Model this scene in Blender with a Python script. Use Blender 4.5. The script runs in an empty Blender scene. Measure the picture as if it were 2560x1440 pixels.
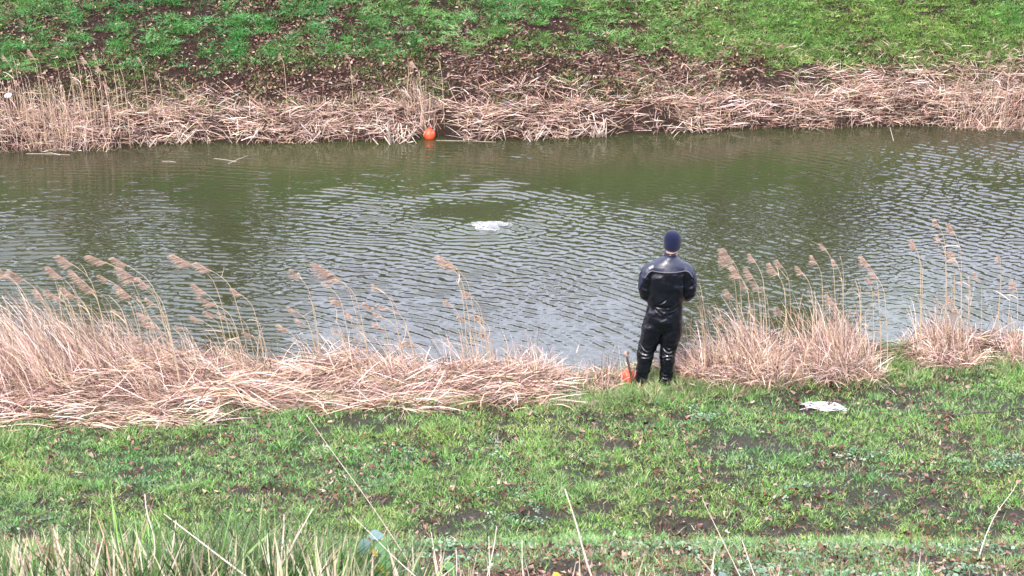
import bpy, bmesh, math, random
import numpy as np
from mathutils import Vector
from mathutils.bvhtree import BVHTree
R = math.radians
rng = np.random.default_rng(7)
random.seed(7)
scene = bpy.context.scene
COL = scene.collection

# ------------------------------------------------------------------ camera, sky, sun, exposure
F = 5475.0                      # focal length in pixels of a 2560 wide picture
CAMZ = 9.76
PITCH = 20.5
cam = bpy.data.cameras.new('camera'); camo = bpy.data.objects.new('camera', cam); COL.objects.link(camo)
cam.sensor_width = 36.0; cam.lens = F / 2560 * 36; cam.clip_start = 0.1; cam.clip_end = 5000
camo.location = (0, 0, CAMZ); camo.rotation_euler = (R(90 - PITCH), 0, 0)
cam.dof.use_dof = True; cam.dof.focus_distance = 26.0; cam.dof.aperture_fstop = 14
scene.camera = camo
scene.render.resolution_x = 1024; scene.render.resolution_y = 576

SUN_EL, SUN_AZ = R(42), R(200)
world = bpy.data.worlds.new('World'); scene.world = world; world.use_nodes = True
wn = world.node_tree; wn.nodes.clear()
w_out = wn.nodes.new('ShaderNodeOutputWorld'); w_bg = wn.nodes.new('ShaderNodeBackground')
w_sky = wn.nodes.new('ShaderNodeTexSky'); w_sky.sky_type = 'NISHITA'; w_sky.sun_disc = False
w_sky.sun_elevation = SUN_EL; w_sky.sun_rotation = SUN_AZ
w_sky.air_density = 1.0; w_sky.dust_density = 6.0; w_sky.ozone_density = 1.0
w_mix = wn.nodes.new('ShaderNodeMix'); w_mix.data_type = 'RGBA'; w_mix.inputs[0].default_value = 0.72
w_mix.inputs[7].default_value = (6.6, 6.9, 8.5, 1)          # even cloud cover
wn.links.new(w_sky.outputs[0], w_mix.inputs[6]); wn.links.new(w_mix.outputs[2], w_bg.inputs[0])
w_bg.inputs[1].default_value = 0.15
wn.links.new(w_bg.outputs[0], w_out.inputs[0])
sun = bpy.data.lights.new('sun', 'SUN'); suno = bpy.data.objects.new('sun', sun); COL.objects.link(suno)
sun.energy = 1.5; sun.angle = R(14); sun.color = (1, 0.96, 0.9)
# sun direction: azimuth as the sky texture counts it
sd = Vector((math.sin(SUN_AZ) * math.cos(SUN_EL), math.cos(SUN_AZ) * math.cos(SUN_EL), math.sin(SUN_EL)))
suno.rotation_euler = sd.to_track_quat('Z', 'Y').to_euler(); suno.location = (0, -10, 40)
scene.view_settings.view_transform = 'Standard'; scene.view_settings.look = 'None'
scene.view_settings.gamma = 1.0; scene.view_settings.use_curve_mapping = False
scene.view_settings.exposure = 2.3

# ------------------------------------------------------------------ noise and terrain
_T = np.random.default_rng(11).random((256, 256))
def vnoise(x, y):
    x = np.asarray(x, float); y = np.asarray(y, float)
    xi = np.floor(x).astype(int); yi = np.floor(y).astype(int)
    fx = x - xi; fy = y - yi; fx = fx*fx*(3-2*fx); fy = fy*fy*(3-2*fy)
    a = _T[xi & 255, yi & 255]; b = _T[(xi+1) & 255, yi & 255]
    c = _T[xi & 255, (yi+1) & 255]; d = _T[(xi+1) & 255, (yi+1) & 255]
    return (a*(1-fx)+b*fx)*(1-fy) + (c*(1-fx)+d*fx)*fy
def fbm(x, y, o=4):
    s = 0; a = .5; t = 0
    for i in range(o):
        s = s + a*vnoise(x*2**i + 17.3*i, y*2**i + 5.1*i); t += a; a *= .5
    return s/t
def sstep(a, b, x):
    t = np.clip((np.asarray(x, float)-a)/(b-a), 0, 1); return t*t*(3-2*t)

def near_shore(x):
    x = np.asarray(x, float)
    return np.interp(x, [-60, -6, -4, -2, 0, .8, 2, 3, 4.2, 6, 60], [22.6, 23.1, 23.15, 23.05, 22.95, 22.85, 23.2, 23.55, 23.75, 24.1, 26]) + .22*(fbm(x*1.7, x*0+3)-.5)
def far_shore(x):
    x = np.asarray(x, float)
    return np.interp(x, [-60, -8, -4, 0, 1.5, 4, 8, 60], [28.6, 32.25, 32.55, 32.78, 32.9, 33.35, 33.5, 36]) + .3*np.exp(-((x+1.22)/.3)**2) + .3*(fbm(x*1.3+9, x*0+7)-.5)
K_N = .42
def z_near(x, y):
    x = np.asarray(x, float); y = np.asarray(y, float)
    ys = near_shore(x)
    z = .30 + np.clip(18.5 - y, 0, None)*K_N
    crest = .30 + 18.5*K_N
    z = np.minimum(z, crest)
    z = z + .62*np.exp(-((x+1.7)/1.5)**4 - ((y-8.7)/1.2)**2)
    z = z + (fbm(x*.9, y*.9)-.5)*.12 + (fbm(x*4+3, y*4)-.5)*.07 + (fbm(x*13+3, y*13)-.5)*.035
    z = z - .10*sstep(19.5, 23, y)
    t = sstep(-.25, .35, y-ys)
    return z*(1-t) + (-.55)*t
K_F = .53
def z_far(x, y):
    x = np.asarray(x, float); y = np.asarray(y, float)
    ys = far_shore(x); d = y-ys
    z = .10 + np.clip(d, 0, None)*K_F + .12*sstep(.0, .3, d)
    z = np.where(z > 6.0, 6.0, z)
    z = z + ((fbm(x*.8+40, y*.8)-.5)*.18 + (fbm(x*3+3, y*3+20)-.5)*.12)*sstep(-.1, .5, d)
    t = sstep(.05, -.25, d)
    return z*(1-t) + (-.55)*t

def ray(px, py):
    px = np.asarray(px, float); py = np.asarray(py, float)
    u = (px-1280)/F; v = (720-py)/F
    c, s = math.cos(R(PITCH)), math.sin(R(PITCH))
    return u, c + v*s, -s + v*c
def on_surface(px, py, zf, y0, y1, n=900):
    dx, dy, dz = ray(px, py)
    for i in range(n):
        y = y0 + (y1-y0)*i/n; t = y/dy; x = dx*t; z = CAMZ + dz*t
        if z <= float(zf(x, y)): break
    return Vector((float(x), float(y), float(zf(x, y))))
def near(px, py): return on_surface(px, py, z_near, 12, 24.5)
def far(px, py): return on_surface(px, py, z_far, 31, 50)
def on_water(px, py):
    dx, dy, dz = ray(px, py); t = -CAMZ/dz
    return Vector((float(dx*t), float(dy*t), 0.0))
def at_y(px, py, y):
    dx, dy, dz = ray(px, py); t = y/dy
    return Vector((float(dx*t), float(y), float(CAMZ+dz*t)))

MUD = [(1545,1110,70,14),(1695,1050,30,8),(1890,1115,90,18),(2305,1198,75,22),(2215,1235,65,16),(2000,1255,40,14),
       (1350,1285,90,20),(1500,1268,60,14),(1720,1318,120,22),(880,1300,40,16),(2400,1095,60,12),(2345,1060,40,9),
       (1740,985,60,12),(1830,1002,60,9),(2050,1172,60,10),(1920,1108,40,14),(2520,1075,50,14),(1080,1160,30,10),
       (2330,1262,60,16),(2060,1225,60,10),(2240,1020,60,6),(1180,1290,60,12),(1650,1265,50,12),(1560,1180,30,8),
       (2420,1000,60,6),(2140,1150,40,8),(1800,1200,50,10),(600,1230,40,9),(330,1190,40,8),(250,1245,60,8),(2530,1290,80,20),
       (1970,1330,60,12),(2100,1350,70,14),(1400,1180,40,8),(1240,1110,30,8),(960,1250,50,9),(2015,1030,40,10),(2080,1015,20,8)]
MUDW = []
for (px, py, rx, ry) in MUD:
    p = near(px, py); MUDW.append((p.x, p.y, rx/226*.95, ry/90*.95))
def mud(x, y):
    m = np.zeros_like(np.asarray(x, float))
    for (a, b, rx, ry) in MUDW:
        m = np.maximum(m, np.exp(-(((x-a)/rx)**2 + ((y-b)/ry)**2)*1.1))
    return m

# ------------------------------------------------------------------ materials
def mat(name): 
    m = bpy.data.materials.new(name); m.use_nodes = True; n = m.node_tree; n.nodes.clear()
    o = n.nodes.new('ShaderNodeOutputMaterial'); return m, n, o
ALB = .45
def simple(name, col, rough=.6, spec=.4, noise=None, nscale=20, bump=0, coat=0, metallic=0, bscale=None, sheen=0):
    col = tuple(c*ALB for c in col); noise = None if noise is None else tuple(c*ALB for c in noise)
    m, n, o = mat(name); p = n.nodes.new('ShaderNodeBsdfPrincipled')
    p.inputs['Base Color'].default_value = (*col, 1); p.inputs['Roughness'].default_value = rough
    p.inputs['Specular IOR Level'].default_value = spec; p.inputs['Coat Weight'].default_value = coat
    p.inputs['Metallic'].default_value = metallic; p.inputs['Sheen Weight'].default_value = sheen
    tc = n.nodes.new('ShaderNodeTexCoord')
    if noise is not None:
        t = n.nodes.new('ShaderNodeTexNoise'); t.inputs['Scale'].default_value = nscale; t.inputs['Detail'].default_value = 5
        n.links.new(tc.outputs['Object'], t.inputs['Vector'])
        mx = n.nodes.new('ShaderNodeMix'); mx.data_type = 'RGBA'
        mx.inputs[6].default_value = (*col, 1); mx.inputs[7].default_value = (*noise, 1)
        rp = n.nodes.new('ShaderNodeMapRange'); rp.inputs[1].default_value = .35; rp.inputs[2].default_value = .65
        n.links.new(t.outputs[0], rp.inputs[0]); n.links.new(rp.outputs[0], mx.inputs[0]); n.links.new(mx.outputs[2], p.inputs['Base Color'])
    if bump:
        t2 = n.nodes.new('ShaderNodeTexNoise'); t2.inputs['Scale'].default_value = bscale or nscale*3; t2.inputs['Detail'].default_value = 6
        n.links.new(tc.outputs['Object'], t2.inputs['Vector'])
        b = n.nodes.new('ShaderNodeBump'); b.inputs['Strength'].default_value = 1; b.inputs['Distance'].default_value = bump
        n.links.new(t2.outputs[0], b.inputs['Height']); n.links.new(b.outputs[0], p.inputs['Normal'])
    n.links.new(p.outputs[0], o.inputs[0]); return m
def blade_mat(name, trans=.3, rough=.5, spec=.35):
    m, n, o = mat(name); a = n.nodes.new('ShaderNodeAttribute'); a.attribute_name = 'col'
    tc = n.nodes.new('ShaderNodeTexCoord'); t = n.nodes.new('ShaderNodeTexNoise'); t.inputs['Scale'].default_value = 45
    n.links.new(tc.outputs['Object'], t.inputs['Vector'])
    mr = n.nodes.new('ShaderNodeMapRange'); mr.inputs[3].default_value = .75; mr.inputs[4].default_value = 1.25
    n.links.new(t.outputs[0], mr.inputs[0])
    mu = n.nodes.new('ShaderNodeVectorMath'); mu.operation = 'SCALE'
    n.links.new(a.outputs['Color'], mu.inputs[0]); n.links.new(mr.outputs[0], mu.inputs['Scale'])
    p = n.nodes.new('ShaderNodeBsdfPrincipled'); p.inputs['Roughness'].default_value = rough; p.inputs['Specular IOR Level'].default_value = spec
    tr = n.nodes.new('ShaderNodeBsdfTranslucent'); ms = n.nodes.new('ShaderNodeMixShader'); ms.inputs[0].default_value = trans
    n.links.new(mu.outputs[0], p.inputs['Base Color']); n.links.new(mu.outputs[0], tr.inputs[0])
    n.links.new(p.outputs[0], ms.inputs[1]); n.links.new(tr.outputs[0], ms.inputs[2]); n.links.new(ms.outputs[0], o.inputs[0])
    return m
M_GRASS = blade_mat('grass_blades', .35, .5, .16)
M_STRAW = blade_mat('dry_straw', .25, .55, .15)
M_LEAF = blade_mat('dead_leaves', .15, .6, .12)
M_HERB = blade_mat('herb_leaves', .2, .45, .22)

def ground_mat(name, cols, rough=.75, wet=True):
    cols = [tuple(v*ALB for v in c) for c in cols]
    m, n, o = mat(name); p = n.nodes.new('ShaderNodeBsdfPrincipled')
    g = n.nodes.new('ShaderNodeNewGeometry')
    t = n.nodes.new('ShaderNodeTexNoise'); t.inputs['Scale'].default_value = 9; t.inputs['Detail'].default_value = 8; t.inputs['Roughness'].default_value = .7
    t2 = n.nodes.new('ShaderNodeTexNoise'); t2.inputs['Scale'].default_value = 60; t2.inputs['Detail'].default_value = 4
    n.links.new(g.outputs['Position'], t.inputs['Vector']); n.links.new(g.outputs['Position'], t2.inputs['Vector'])
    r = n.nodes.new('ShaderNodeValToRGB'); els = r.color_ramp.elements
    els[0].position = .3; els[0].color = (*cols[0], 1); els[1].position = .7; els[1].color = (*cols[-1], 1)
    for i, c in enumerate(cols[1:-1]):
        e = els.new(.3 + .4*(i+1)/(len(cols)-1)); e.color = (*c, 1)
    mx = n.nodes.new('ShaderNodeMath'); mx.operation = 'MULTIPLY_ADD'; mx.inputs[1].default_value = .5
    n.links.new(t2.outputs[0], mx.inputs[0]); 
    h = n.nodes.new('ShaderNodeMath'); h.operation = 'MULTIPLY'; h.inputs[1].default_value = .5
    n.links.new(t.outputs[0], h.inputs[0]); n.links.new(h.outputs[0], mx.inputs[2])
    n.links.new(mx.outputs[0], r.inputs[0]); n.links.new(r.outputs[0], p.inputs['Base Color'])
    p.inputs['Specular IOR Level'].default_value = .22 if wet else .1
    b = n.nodes.new('ShaderNodeBump'); b.inputs['Distance'].default_value = .09; b.inputs['Strength'].default_value = 1
    n.links.new(mx.outputs[0], b.inputs['Height']); n.links.new(b.outputs[0], p.inputs['Normal'])
    if wet:
        w = n.nodes.new('ShaderNodeTexNoise'); w.inputs['Scale'].default_value = 2.5; w.inputs['Detail'].default_value = 3
        n.links.new(g.outputs['Position'], w.inputs['Vector'])
        mr = n.nodes.new('ShaderNodeMapRange'); mr.inputs[1].default_value = .4; mr.inputs[2].default_value = .6; mr.inputs[3].default_value = .3; mr.inputs[4].default_value = .8
        n.links.new(w.outputs[0], mr.inputs[0]); n.links.new(mr.outputs[0], p.inputs['Roughness'])
    else: p.inputs['Roughness'].default_value = rough
    n.links.new(p.outputs[0], o.inputs[0]); return m

# ------------------------------------------------------------------ mesh helpers
def np_mesh(name, V, quads=None, tris=None, cols=None, m=None, smooth=False):
    me = bpy.data.meshes.new(name); V = np.asarray(V, np.float32)
    nq = 0 if quads is None else len(quads); nt = 0 if tris is None else len(tris)
    me.vertices.add(len(V)); me.vertices.foreach_set('co', V.ravel())
    me.loops.add(nq*4+nt*3); me.polygons.add(nq+nt)
    li = []; 
    if nq: li.append(np.asarray(quads).ravel())
    if nt: li.append(np.asarray(tris).ravel())
    me.loops.foreach_set('vertex_index', np.concatenate(li).astype(np.int32))
    me.polygons.foreach_set('loop_start', np.concatenate([np.arange(nq)*4, nq*4+np.arange(nt)*3]).astype(np.int32))
    me.polygons.foreach_set('loop_total', np.concatenate([np.full(nq, 4), np.full(nt, 3)]).astype(np.int32))
    if smooth: me.polygons.foreach_set('use_smooth', np.ones(nq+nt, bool))
    me.update(calc_edges=True)
    if cols is not None:
        a = me.attributes.new('col', 'FLOAT_COLOR', 'POINT')
        a.data.foreach_set('color', np.hstack([cols, np.ones((len(cols), 1))]).astype(np.float32).ravel())
    if m: me.materials.append(m)
    return me
def link(name, me, parent=None, loc=None):
    o = bpy.data.objects.new(name, me); COL.objects.link(o)
    if parent: o.parent = parent
    if loc is not None: o.location = loc
    return o
def tag(o, label=None, cat=None, group=None, kind=None):
    if label: o['label'] = label
    if cat: o['category'] = cat
    if group: o['group'] = group
    if kind: o['kind'] = kind
    return o
def empty(name, loc, label, cat, group=None):
    o = link(name, None, None, loc); o.empty_display_size = .1; return tag(o, label, cat, group)
def norm(v): return v/np.maximum(np.linalg.norm(v, axis=-1, keepdims=True), 1e-9)

class Strands:
    """collects tapering ribbons, then makes one mesh of them"""
    def __init__(s): s.V = []; s.Q = []; s.T = []; s.C = []; s.n = 0
    def add(s, root, d0, L, w, bend, col, S=2, taper=.6, tipcol=None):
        N = len(root); root = np.asarray(root, float); d0 = norm(np.asarray(d0, float))
        L = np.broadcast_to(L, (N,)).astype(float); w = np.broadcast_to(w, (N,)).astype(float)
        bend = np.broadcast_to(bend, (N, 3))
        side = norm(np.cross(d0, norm(rng.normal(size=(N, 3)))))
        p = root.copy(); V = np.zeros((N, 2*S+1, 3)); C = np.zeros((N, 2*S+1, 3))
        for i in range(S+1):
            t = i/S; tc = col if tipcol is None else col*(1-t)+tipcol*t
            if i < S:
                ww = (w*(1-taper*t)*.5)[:, None]
                V[:, 2*i] = p - side*ww; V[:, 2*i+1] = p + side*ww; C[:, 2*i] = tc; C[:, 2*i+1] = tc
                d = norm(d0 + bend*((t+.5/S)**1.3)); p = p + d*(L/S)[:, None]
            else: V[:, 2*S] = p; C[:, 2*S] = tc
        base = s.n + np.arange(N)*(2*S+1)
        for i in range(S-1):
            s.Q.append(np.stack([base+2*i, base+2*i+1, base+2*i+3, base+2*i+2], 1))
        s.T.append(np.stack([base+2*S-2, base+2*S-1, base+2*S], 1))
        s.V.append(V.reshape(-1, 3)); s.C.append(C.reshape(-1, 3)); s.n += N*(2*S+1)
        return p
    def build(s, name, m, parent=None, loc=None):
        V = np.concatenate(s.V)
        if loc is not None: V = V - np.array(loc)
        Q = np.concatenate(s.Q) if s.Q else None
        me = np_mesh(name, V, Q, np.concatenate(s.T), np.clip(np.concatenate(s.C), 0, 1), m)
        return link(name, me, parent, loc if parent is None else None)

def tube(pts, rad, sides=6, col=None):
    pts = np.asarray(pts, float); n = len(pts); rad = np.broadcast_to(rad, (n,))
    tan = norm(np.gradient(pts, axis=0)); up = np.array([0, 0, 1.]) if abs(tan[0][2]) < .9 else np.array([0, 1., 0])
    V = []; u = norm(np.cross(tan[0], up))
    for i in range(n):
        u = norm(u - tan[i]*np.dot(u, tan[i])); v = np.cross(tan[i], u)
        for k in range(sides):
            a = 2*math.pi*k/sides; V.append(pts[i] + rad[i]*(math.cos(a)*u + math.sin(a)*v))
    Q = [(i*sides+k, i*sides+(k+1) % sides, (i+1)*sides+(k+1) % sides, (i+1)*sides+k) for i in range(n-1) for k in range(sides)]
    V.append(pts[0]); V.append(pts[-1]); T = []
    for k in range(sides):
        T.append((n*sides, (k+1) % sides, k)); T.append((n*sides+1, (n-1)*sides+k, (n-1)*sides+(k+1) % sides))
    return np.array(V), np.array(Q), np.array(T)
def tube_obj(name, pts, rad, m, parent=None, loc=(0,0,0), sides=6, smooth=True, col=None):
    V, Q, T = tube(np.asarray(pts, float), rad, sides)
    me = np_mesh(name, V, Q, T, None if col is None else np.tile(col, (len(V), 1)), m, smooth)
    return link(name, me, parent, loc)
def merge(parts):
    V = []; Q = []; T = []; n = 0
    for (v, q, t) in parts:
        V.append(v)
        if q is not None and len(q): Q.append(np.asarray(q)+n)
        if t is not None and len(t): T.append(np.asarray(t)+n)
        n += len(v)
    return np.concatenate(V), (np.concatenate(Q) if Q else None), (np.concatenate(T) if T else None)
def curve_pts(ctrl, n):
    c = np.asarray(ctrl, float); c = np.vstack([2*c[0]-c[1], c, 2*c[-1]-c[-2]]); out = []
    segs = len(c)-3
    for u in np.linspace(0, segs-1e-6, n):
        i = int(u); t = u-i; a, b, d, e = c[i:i+4]
        out.append(.5*((2*b)+(-a+d)*t+(2*a-5*b+4*d-e)*t*t+(-a+3*b-3*d+e)*t**3))
    return np.array(out)

def axis(lo, hi, fine_lo, fine_hi, step, coarse):
    a = list(np.arange(fine_lo, fine_hi, step)); x = fine_lo; s = step
    L = []
    while x > lo: s *= coarse; x -= s; L.append(x)
    x = fine_hi; s = step; H = [fine_hi]
    while x < hi: s *= coarse; x += s; H.append(x)
    return np.array(L[::-1] + a + H)
def grid(name, xs, ys, zf, m, smooth=True):
    X, Y = np.meshgrid(xs, ys); Z = zf(X, Y); nx, ny = len(xs), len(ys)
    V = np.stack([X, Y, Z], -1).reshape(-1, 3)
    i = (np.arange(ny-1)[:, None]*nx + np.arange(nx-1)[None]).ravel()
    Q = np.stack([i, i+1, i+nx+1, i+nx], 1)
    return link(name, np_mesh(name, V, Q, None, None, m, smooth))

# ------------------------------------------------------------------ setting: ground, far bank, water
M_NG = ground_mat('near_soil', [(.02,.013,.010), (.055,.037,.027), (.045,.055,.020), (.09,.15,.045)])
M_FG = ground_mat('far_soil', [(.010,.006,.005), (.03,.017,.013), (.055,.032,.024), (.03,.04,.012)], wet=False)
o = grid('ground', axis(-120, 120, -7.5, 7.5, .05, 1.35), axis(-80, 24.6, 13.5, 24.4, .05, 1.3), z_near, M_NG)
tag(o, kind='structure')
o = grid('far_bank', axis(-160, 160, -10, 10, .07, 1.35), axis(31.2, 900, 31.6, 37, .07, 1.25), z_far, M_FG)
tag(o, kind='structure')

BOIL = on_water(1222, 566); SMOOTH = on_water(1172, 531)
def water_z(x, y):
    w = np.zeros_like(x)
    wr = np.random.default_rng(5)
    amp = .62 + .6*sstep(.36, .66, fbm(x*.35+2, y*.5+8, 3))
    yy = (y-23.3)/9.5
    amp = amp*(1.25 - .85*sstep(.40, .85, yy + .16*(fbm(x*.7+50, y*.9, 2)-.5) - .05*x*(x > 3)))
    # stronger ripples where the breeze reaches: middle and right
    amp *= 1 - .5*np.exp(-((x-3.0)/1.9)**2 - ((y-29.6)/2.0)**2)
    amp *= 1 - .35*np.exp(-((x-1.4)/1.0)**2 - ((y-31)/1.5)**2)
    amp *= 1 - .3*np.exp(-((x-.5)/2.6)**2 - ((y-24.3)/1.2)**2)
    loc = fbm(x*1.5+31, y*2.0, 3); amp *= .55 + .95*loc
    q = ((x-SMOOTH.x)/.82)**2 + ((y-SMOOTH.y-.05)/.40)**2
    calm = (1 - .96*np.exp(-q**2))*(1 + 1.1*np.exp(-((np.sqrt(q)-1.75)/.5)**2))
    jx = .5*(fbm(x*.8+3, y*.8, 2)-.5); 
    for k in range(12):
        cx = -5.2 + wr.normal()*1.3; cy = 18.2 + wr.normal()*1.4
        lam = math.exp(wr.uniform(math.log(.085), math.log(.20)))
        r = np.hypot(x-cx, y-cy) + jx*.6
        env = .15 + 1.6*vnoise(x*1.8 + 9*k, y*2.1 + 4*k)**1.3
        w += .022*lam/(2*math.pi)*2.0*np.sin(2*math.pi*r/lam + wr.uniform(0, 6.28))*env
    for k in range(22):
        th = wr.uniform(R(35), R(145)); lam = math.exp(wr.uniform(math.log(.06), math.log(.16)))
        env = 2.2*vnoise(x*3.1 + 7*k, y*4.5 + 3*k)**1.8
        w += .015*(1 - .5*sstep(.4, .1, yy))*lam/(2*math.pi)*2.0*np.sin(2*math.pi*(x*math.cos(th)+y*math.sin(th))/lam + wr.uniform(0, 6.28))*env
    w *= amp*calm
    # rings spreading from the bubbles
    d = np.hypot(x-SMOOTH.x-.15, (y-SMOOTH.y)*1.0)
    env = np.exp(-((d-1.2)/.55)**2)
    w += .13*.16/(2*math.pi)*np.sin(2*math.pi*d/.16 + 9*fbm(x*2.2, y*2.2, 2) + 2*vnoise(x*7, y*7))*env*2.2*vnoise(x*3.3+1, y*4.7+2)**2
    # boil: water welling up
    b = np.exp(-((x-BOIL.x)/.26)**2 - ((y-BOIL.y)/.22)**2)
    w += b*(.03 + .025*(fbm(x*18, y*18)-.5))
    return w
def water_mat():
    m, n, o = mat('murky_water'); p = n.nodes.new('ShaderNodeBsdfPrincipled')
    g = n.nodes.new('ShaderNodeNewGeometry')
    p.inputs['Roughness'].default_value = .02; p.inputs['IOR'].default_value = 1.36; p.inputs['Specular IOR Level'].default_value = .5
    t0 = n.nodes.new('ShaderNodeTexNoise'); t0.inputs['Scale'].default_value = .22; t0.inputs['Detail'].default_value = 2
    n.links.new(g.outputs['Position'], t0.inputs['Vector'])
    mx = n.nodes.new('ShaderNodeMix'); mx.data_type = 'RGBA'; mx.inputs[6].default_value = (.0165, .0165, .0080, 1); mx.inputs[7].default_value = (.021, .0245, .0092, 1)
    mr = n.nodes.new('ShaderNodeMapRange'); mr.inputs[1].default_value = .35; mr.inputs[2].default_value = .65
    n.links.new(t0.outputs[0], mr.inputs[0]); n.links.new(mr.outputs[0], mx.inputs[0]); n.links.new(mx.outputs[2], p.inputs['Base Color'])
    mp = n.nodes.new('ShaderNodeMapping'); mp.inputs['Scale'].default_value = (11, 26, 1); mp.inputs['Rotation'].default_value = (0, 0, R(20))
    n.links.new(g.outputs['Position'], mp.inputs['Vector'])
    t = n.nodes.new('ShaderNodeTexNoise'); t.inputs['Scale'].default_value = 1; t.inputs['Detail'].default_value = 2; n.links.new(mp.outputs[0], t.inputs['Vector'])
    b = n.nodes.new('ShaderNodeBump'); b.inputs['Distance'].default_value = .0014; b.inputs['Strength'].default_value = 1
    n.links.new(t.outputs[0], b.inputs['Height']); n.links.new(b.outputs[0], p.inputs['Normal'])
    n.links.new(p.outputs[0], o.inputs[0]); return m
o = grid('water', axis(-100, 100, -8.6, 8.6, .038, 1.4), np.arange(22.3, 34.2, .022), water_z, water_mat())
tag(o, kind='structure')

# ------------------------------------------------------------------ colours
GR = np.array([(.23,.49,.11), (.34,.66,.15), (.44,.72,.23), (.27,.54,.20), (.07,.18,.04), (.60,.70,.36)])
GR_COOL = np.array([(.17,.31,.09), (.24,.38,.13), (.08,.16,.05), (.36,.46,.22)])
GR_FAR = np.array([(.19,.50,.11), (.32,.70,.20), (.18,.42,.10), (.44,.84,.33), (.08,.24,.045)])
STRAW = np.array([(1.10,.76,.61), (.88,.57,.45), (.57,.35,.27), (1.45,1.13,1.0), (.27,.155,.12), (1.0,.75,.51), (.14,.082,.065)])
BROWN = np.array([(.12,.06,.045), (.20,.105,.075), (.06,.032,.027), (.32,.19,.14), (.15,.08,.055), (.52,.36,.28)])
def pick(pal, n, p=None, jit=.12):
    c = ALB*pal[rng.choice(len(pal), n, p=p)]; return c*(1+rng.normal(0, jit, (n, 1)))*(1+rng.normal(0, jit*.3, (n, 3)))
def z_of(zf, xy): return np.column_stack([xy[:, 0], xy[:, 1], zf(xy[:, 0], xy[:, 1])])

# ------------------------------------------------------------------ grass on the near strip
def blades(S, xyz, n_per, radius, h, w, pal, lean=.5, droop=.7, spread=.9, segs=2, pp=None, colmul=None, down=(0,0,0)):
    N = len(xyz); k = np.repeat(np.arange(N), n_per); n = len(k)
    ang = rng.uniform(0, 2*math.pi, n); rr = np.sqrt(rng.random(n))*radius
    off = np.column_stack([np.cos(ang)*rr, np.sin(ang)*rr, np.zeros(n)])
    root = xyz[k] + off; rad = np.column_stack([np.cos(ang), np.sin(ang), np.zeros(n)])
    d = np.array([0, 0, 1.]) + rad*(rr/radius*spread)[:, None] + rng.normal(0, .28, (n, 3))*lean
    hh = np.broadcast_to(h, (N,))[k]*rng.uniform(.5, 1.25, n)
    c = pick(pal, N, pp, .18)[k]*(1+rng.normal(0, .16, (n, 1)))
    if colmul is not None: c = c*colmul[k]
    bend = rad*(rng.random((n, 1))*droop) + np.array([0, 0, -1.])*droop*rng.uniform(.2, 1, (n, 1)) + np.array(down)*rng.uniform(.4, 1, (n, 1))
    S.add(root, d, hh, w*rng.uniform(.6, 1.3, n), bend, c, segs)

def scatter_trap(n, y0, y1, m=1.0):
    y = rng.uniform(y0, y1, n); x = rng.uniform(-1, 1, n)*(y*.236+m); return np.column_stack([x, y])
G = Strands()
xy = scatter_trap(64000, 17.3, 23.3, .9)
m_ = mud(xy[:, 0], xy[:, 1]); nz = fbm(xy[:, 0]*1.4, xy[:, 1]*2.2, 4); nz2 = fbm(xy[:, 0]*5+50, xy[:, 1]*7, 3)
right = sstep(.5, 3.5, xy[:, 0])
thr = .43 + .04*right
dens = sstep(thr-.10, thr+.10, nz*.5+nz2*.5)*(1-1.15*m_)
keep = (rng.random(len(xy)) < np.clip(dens+.27-.08*right, .05, 1)*(1-.93*sstep(.42, .75, m_))) & (xy[:, 1] < near_shore(xy[:, 0])-.05)
xy = xy[keep]; P = z_of(z_near, xy)
tuft = fbm(xy[:, 0]*3+9, xy[:, 1]*3+2, 3)
hh = .045 + .06*sstep(.5, .75, tuft) + .012*rng.random(len(P))
cm = np.ones((len(P), 3)); yel = fbm(xy[:, 0]*.8+77, xy[:, 1]*1.1, 3)[:, None]
cm *= 1 + np.array([.32, .08, -.1])*(yel-.42)*2.0
cool = sstep(18.6, 17.6, xy[:, 1])[:, None]; cm = cm*(1-cool) + cool*np.array([1.0, .95, 1.15])
blades(G, P, 5, .04, hh, .0058, GR, .9, .8, .8, 2, None, cm)
G.build('grass', M_GRASS); tag(bpy.data.objects['grass'], 'short patchy green grass on the muddy near strip', 'grass', kind='stuff')

# taller wispy grass along the foot of the reeds, and low straw mixed in the lawn
G = Strands()
xs_ = rng.uniform(-6.3, 6.6, 5200); ys_ = near_shore(xs_) - rng.uniform(.2, 1.25, 5200) - .5*sstep(-1, -5, xs_)
keep = (fbm(xs_*1.6+5, ys_*2, 3) > .46 - .12*(xs_ > 2)) ; xy = np.column_stack([xs_, ys_])[keep]; P = z_of(z_near, xy)
blades(G, P, 8, .05, .13, .0045, np.vstack([GR, STRAW[:3]*.8, GR*.8]), .8, .7, .6, 3)
xy = scatter_trap(9000, 17.5, 22.8); xy = xy[fbm(xy[:, 0]*1.1+3, xy[:, 1]*1.5+60, 3) > .5]; P = z_of(z_near, xy); P[:, 2] += .015
blades(G, P, 2, .06, .09, .0045, np.vstack([STRAW*.75, BROWN]), 2.5, .4, 1.5, 2)
for (px_, py_, k_) in [(1560,990,14), (1600,984,18), (1650,972,22), (1575,1000,18), (1690,968,22), (1760,965,24), (1540,1000,14), (1625,990,16), (850,1015,10), (1000,1020,10), (1650,1010,12)]:
    p_ = near(px_, py_); a_ = rng.normal(0, .07, (k_, 2))*[1.6, .8] + [p_.x, p_.y]
    blades(G, z_of(z_near, a_), 9, .05, .15, .006, np.vstack([GR, STRAW[:2], GR]), .8, .9, .8, 3)
o = G.build('long_grass', M_GRASS); tag(o, 'longer wispy grass fringing the foot of the reeds', 'grass', kind='stuff')

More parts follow.
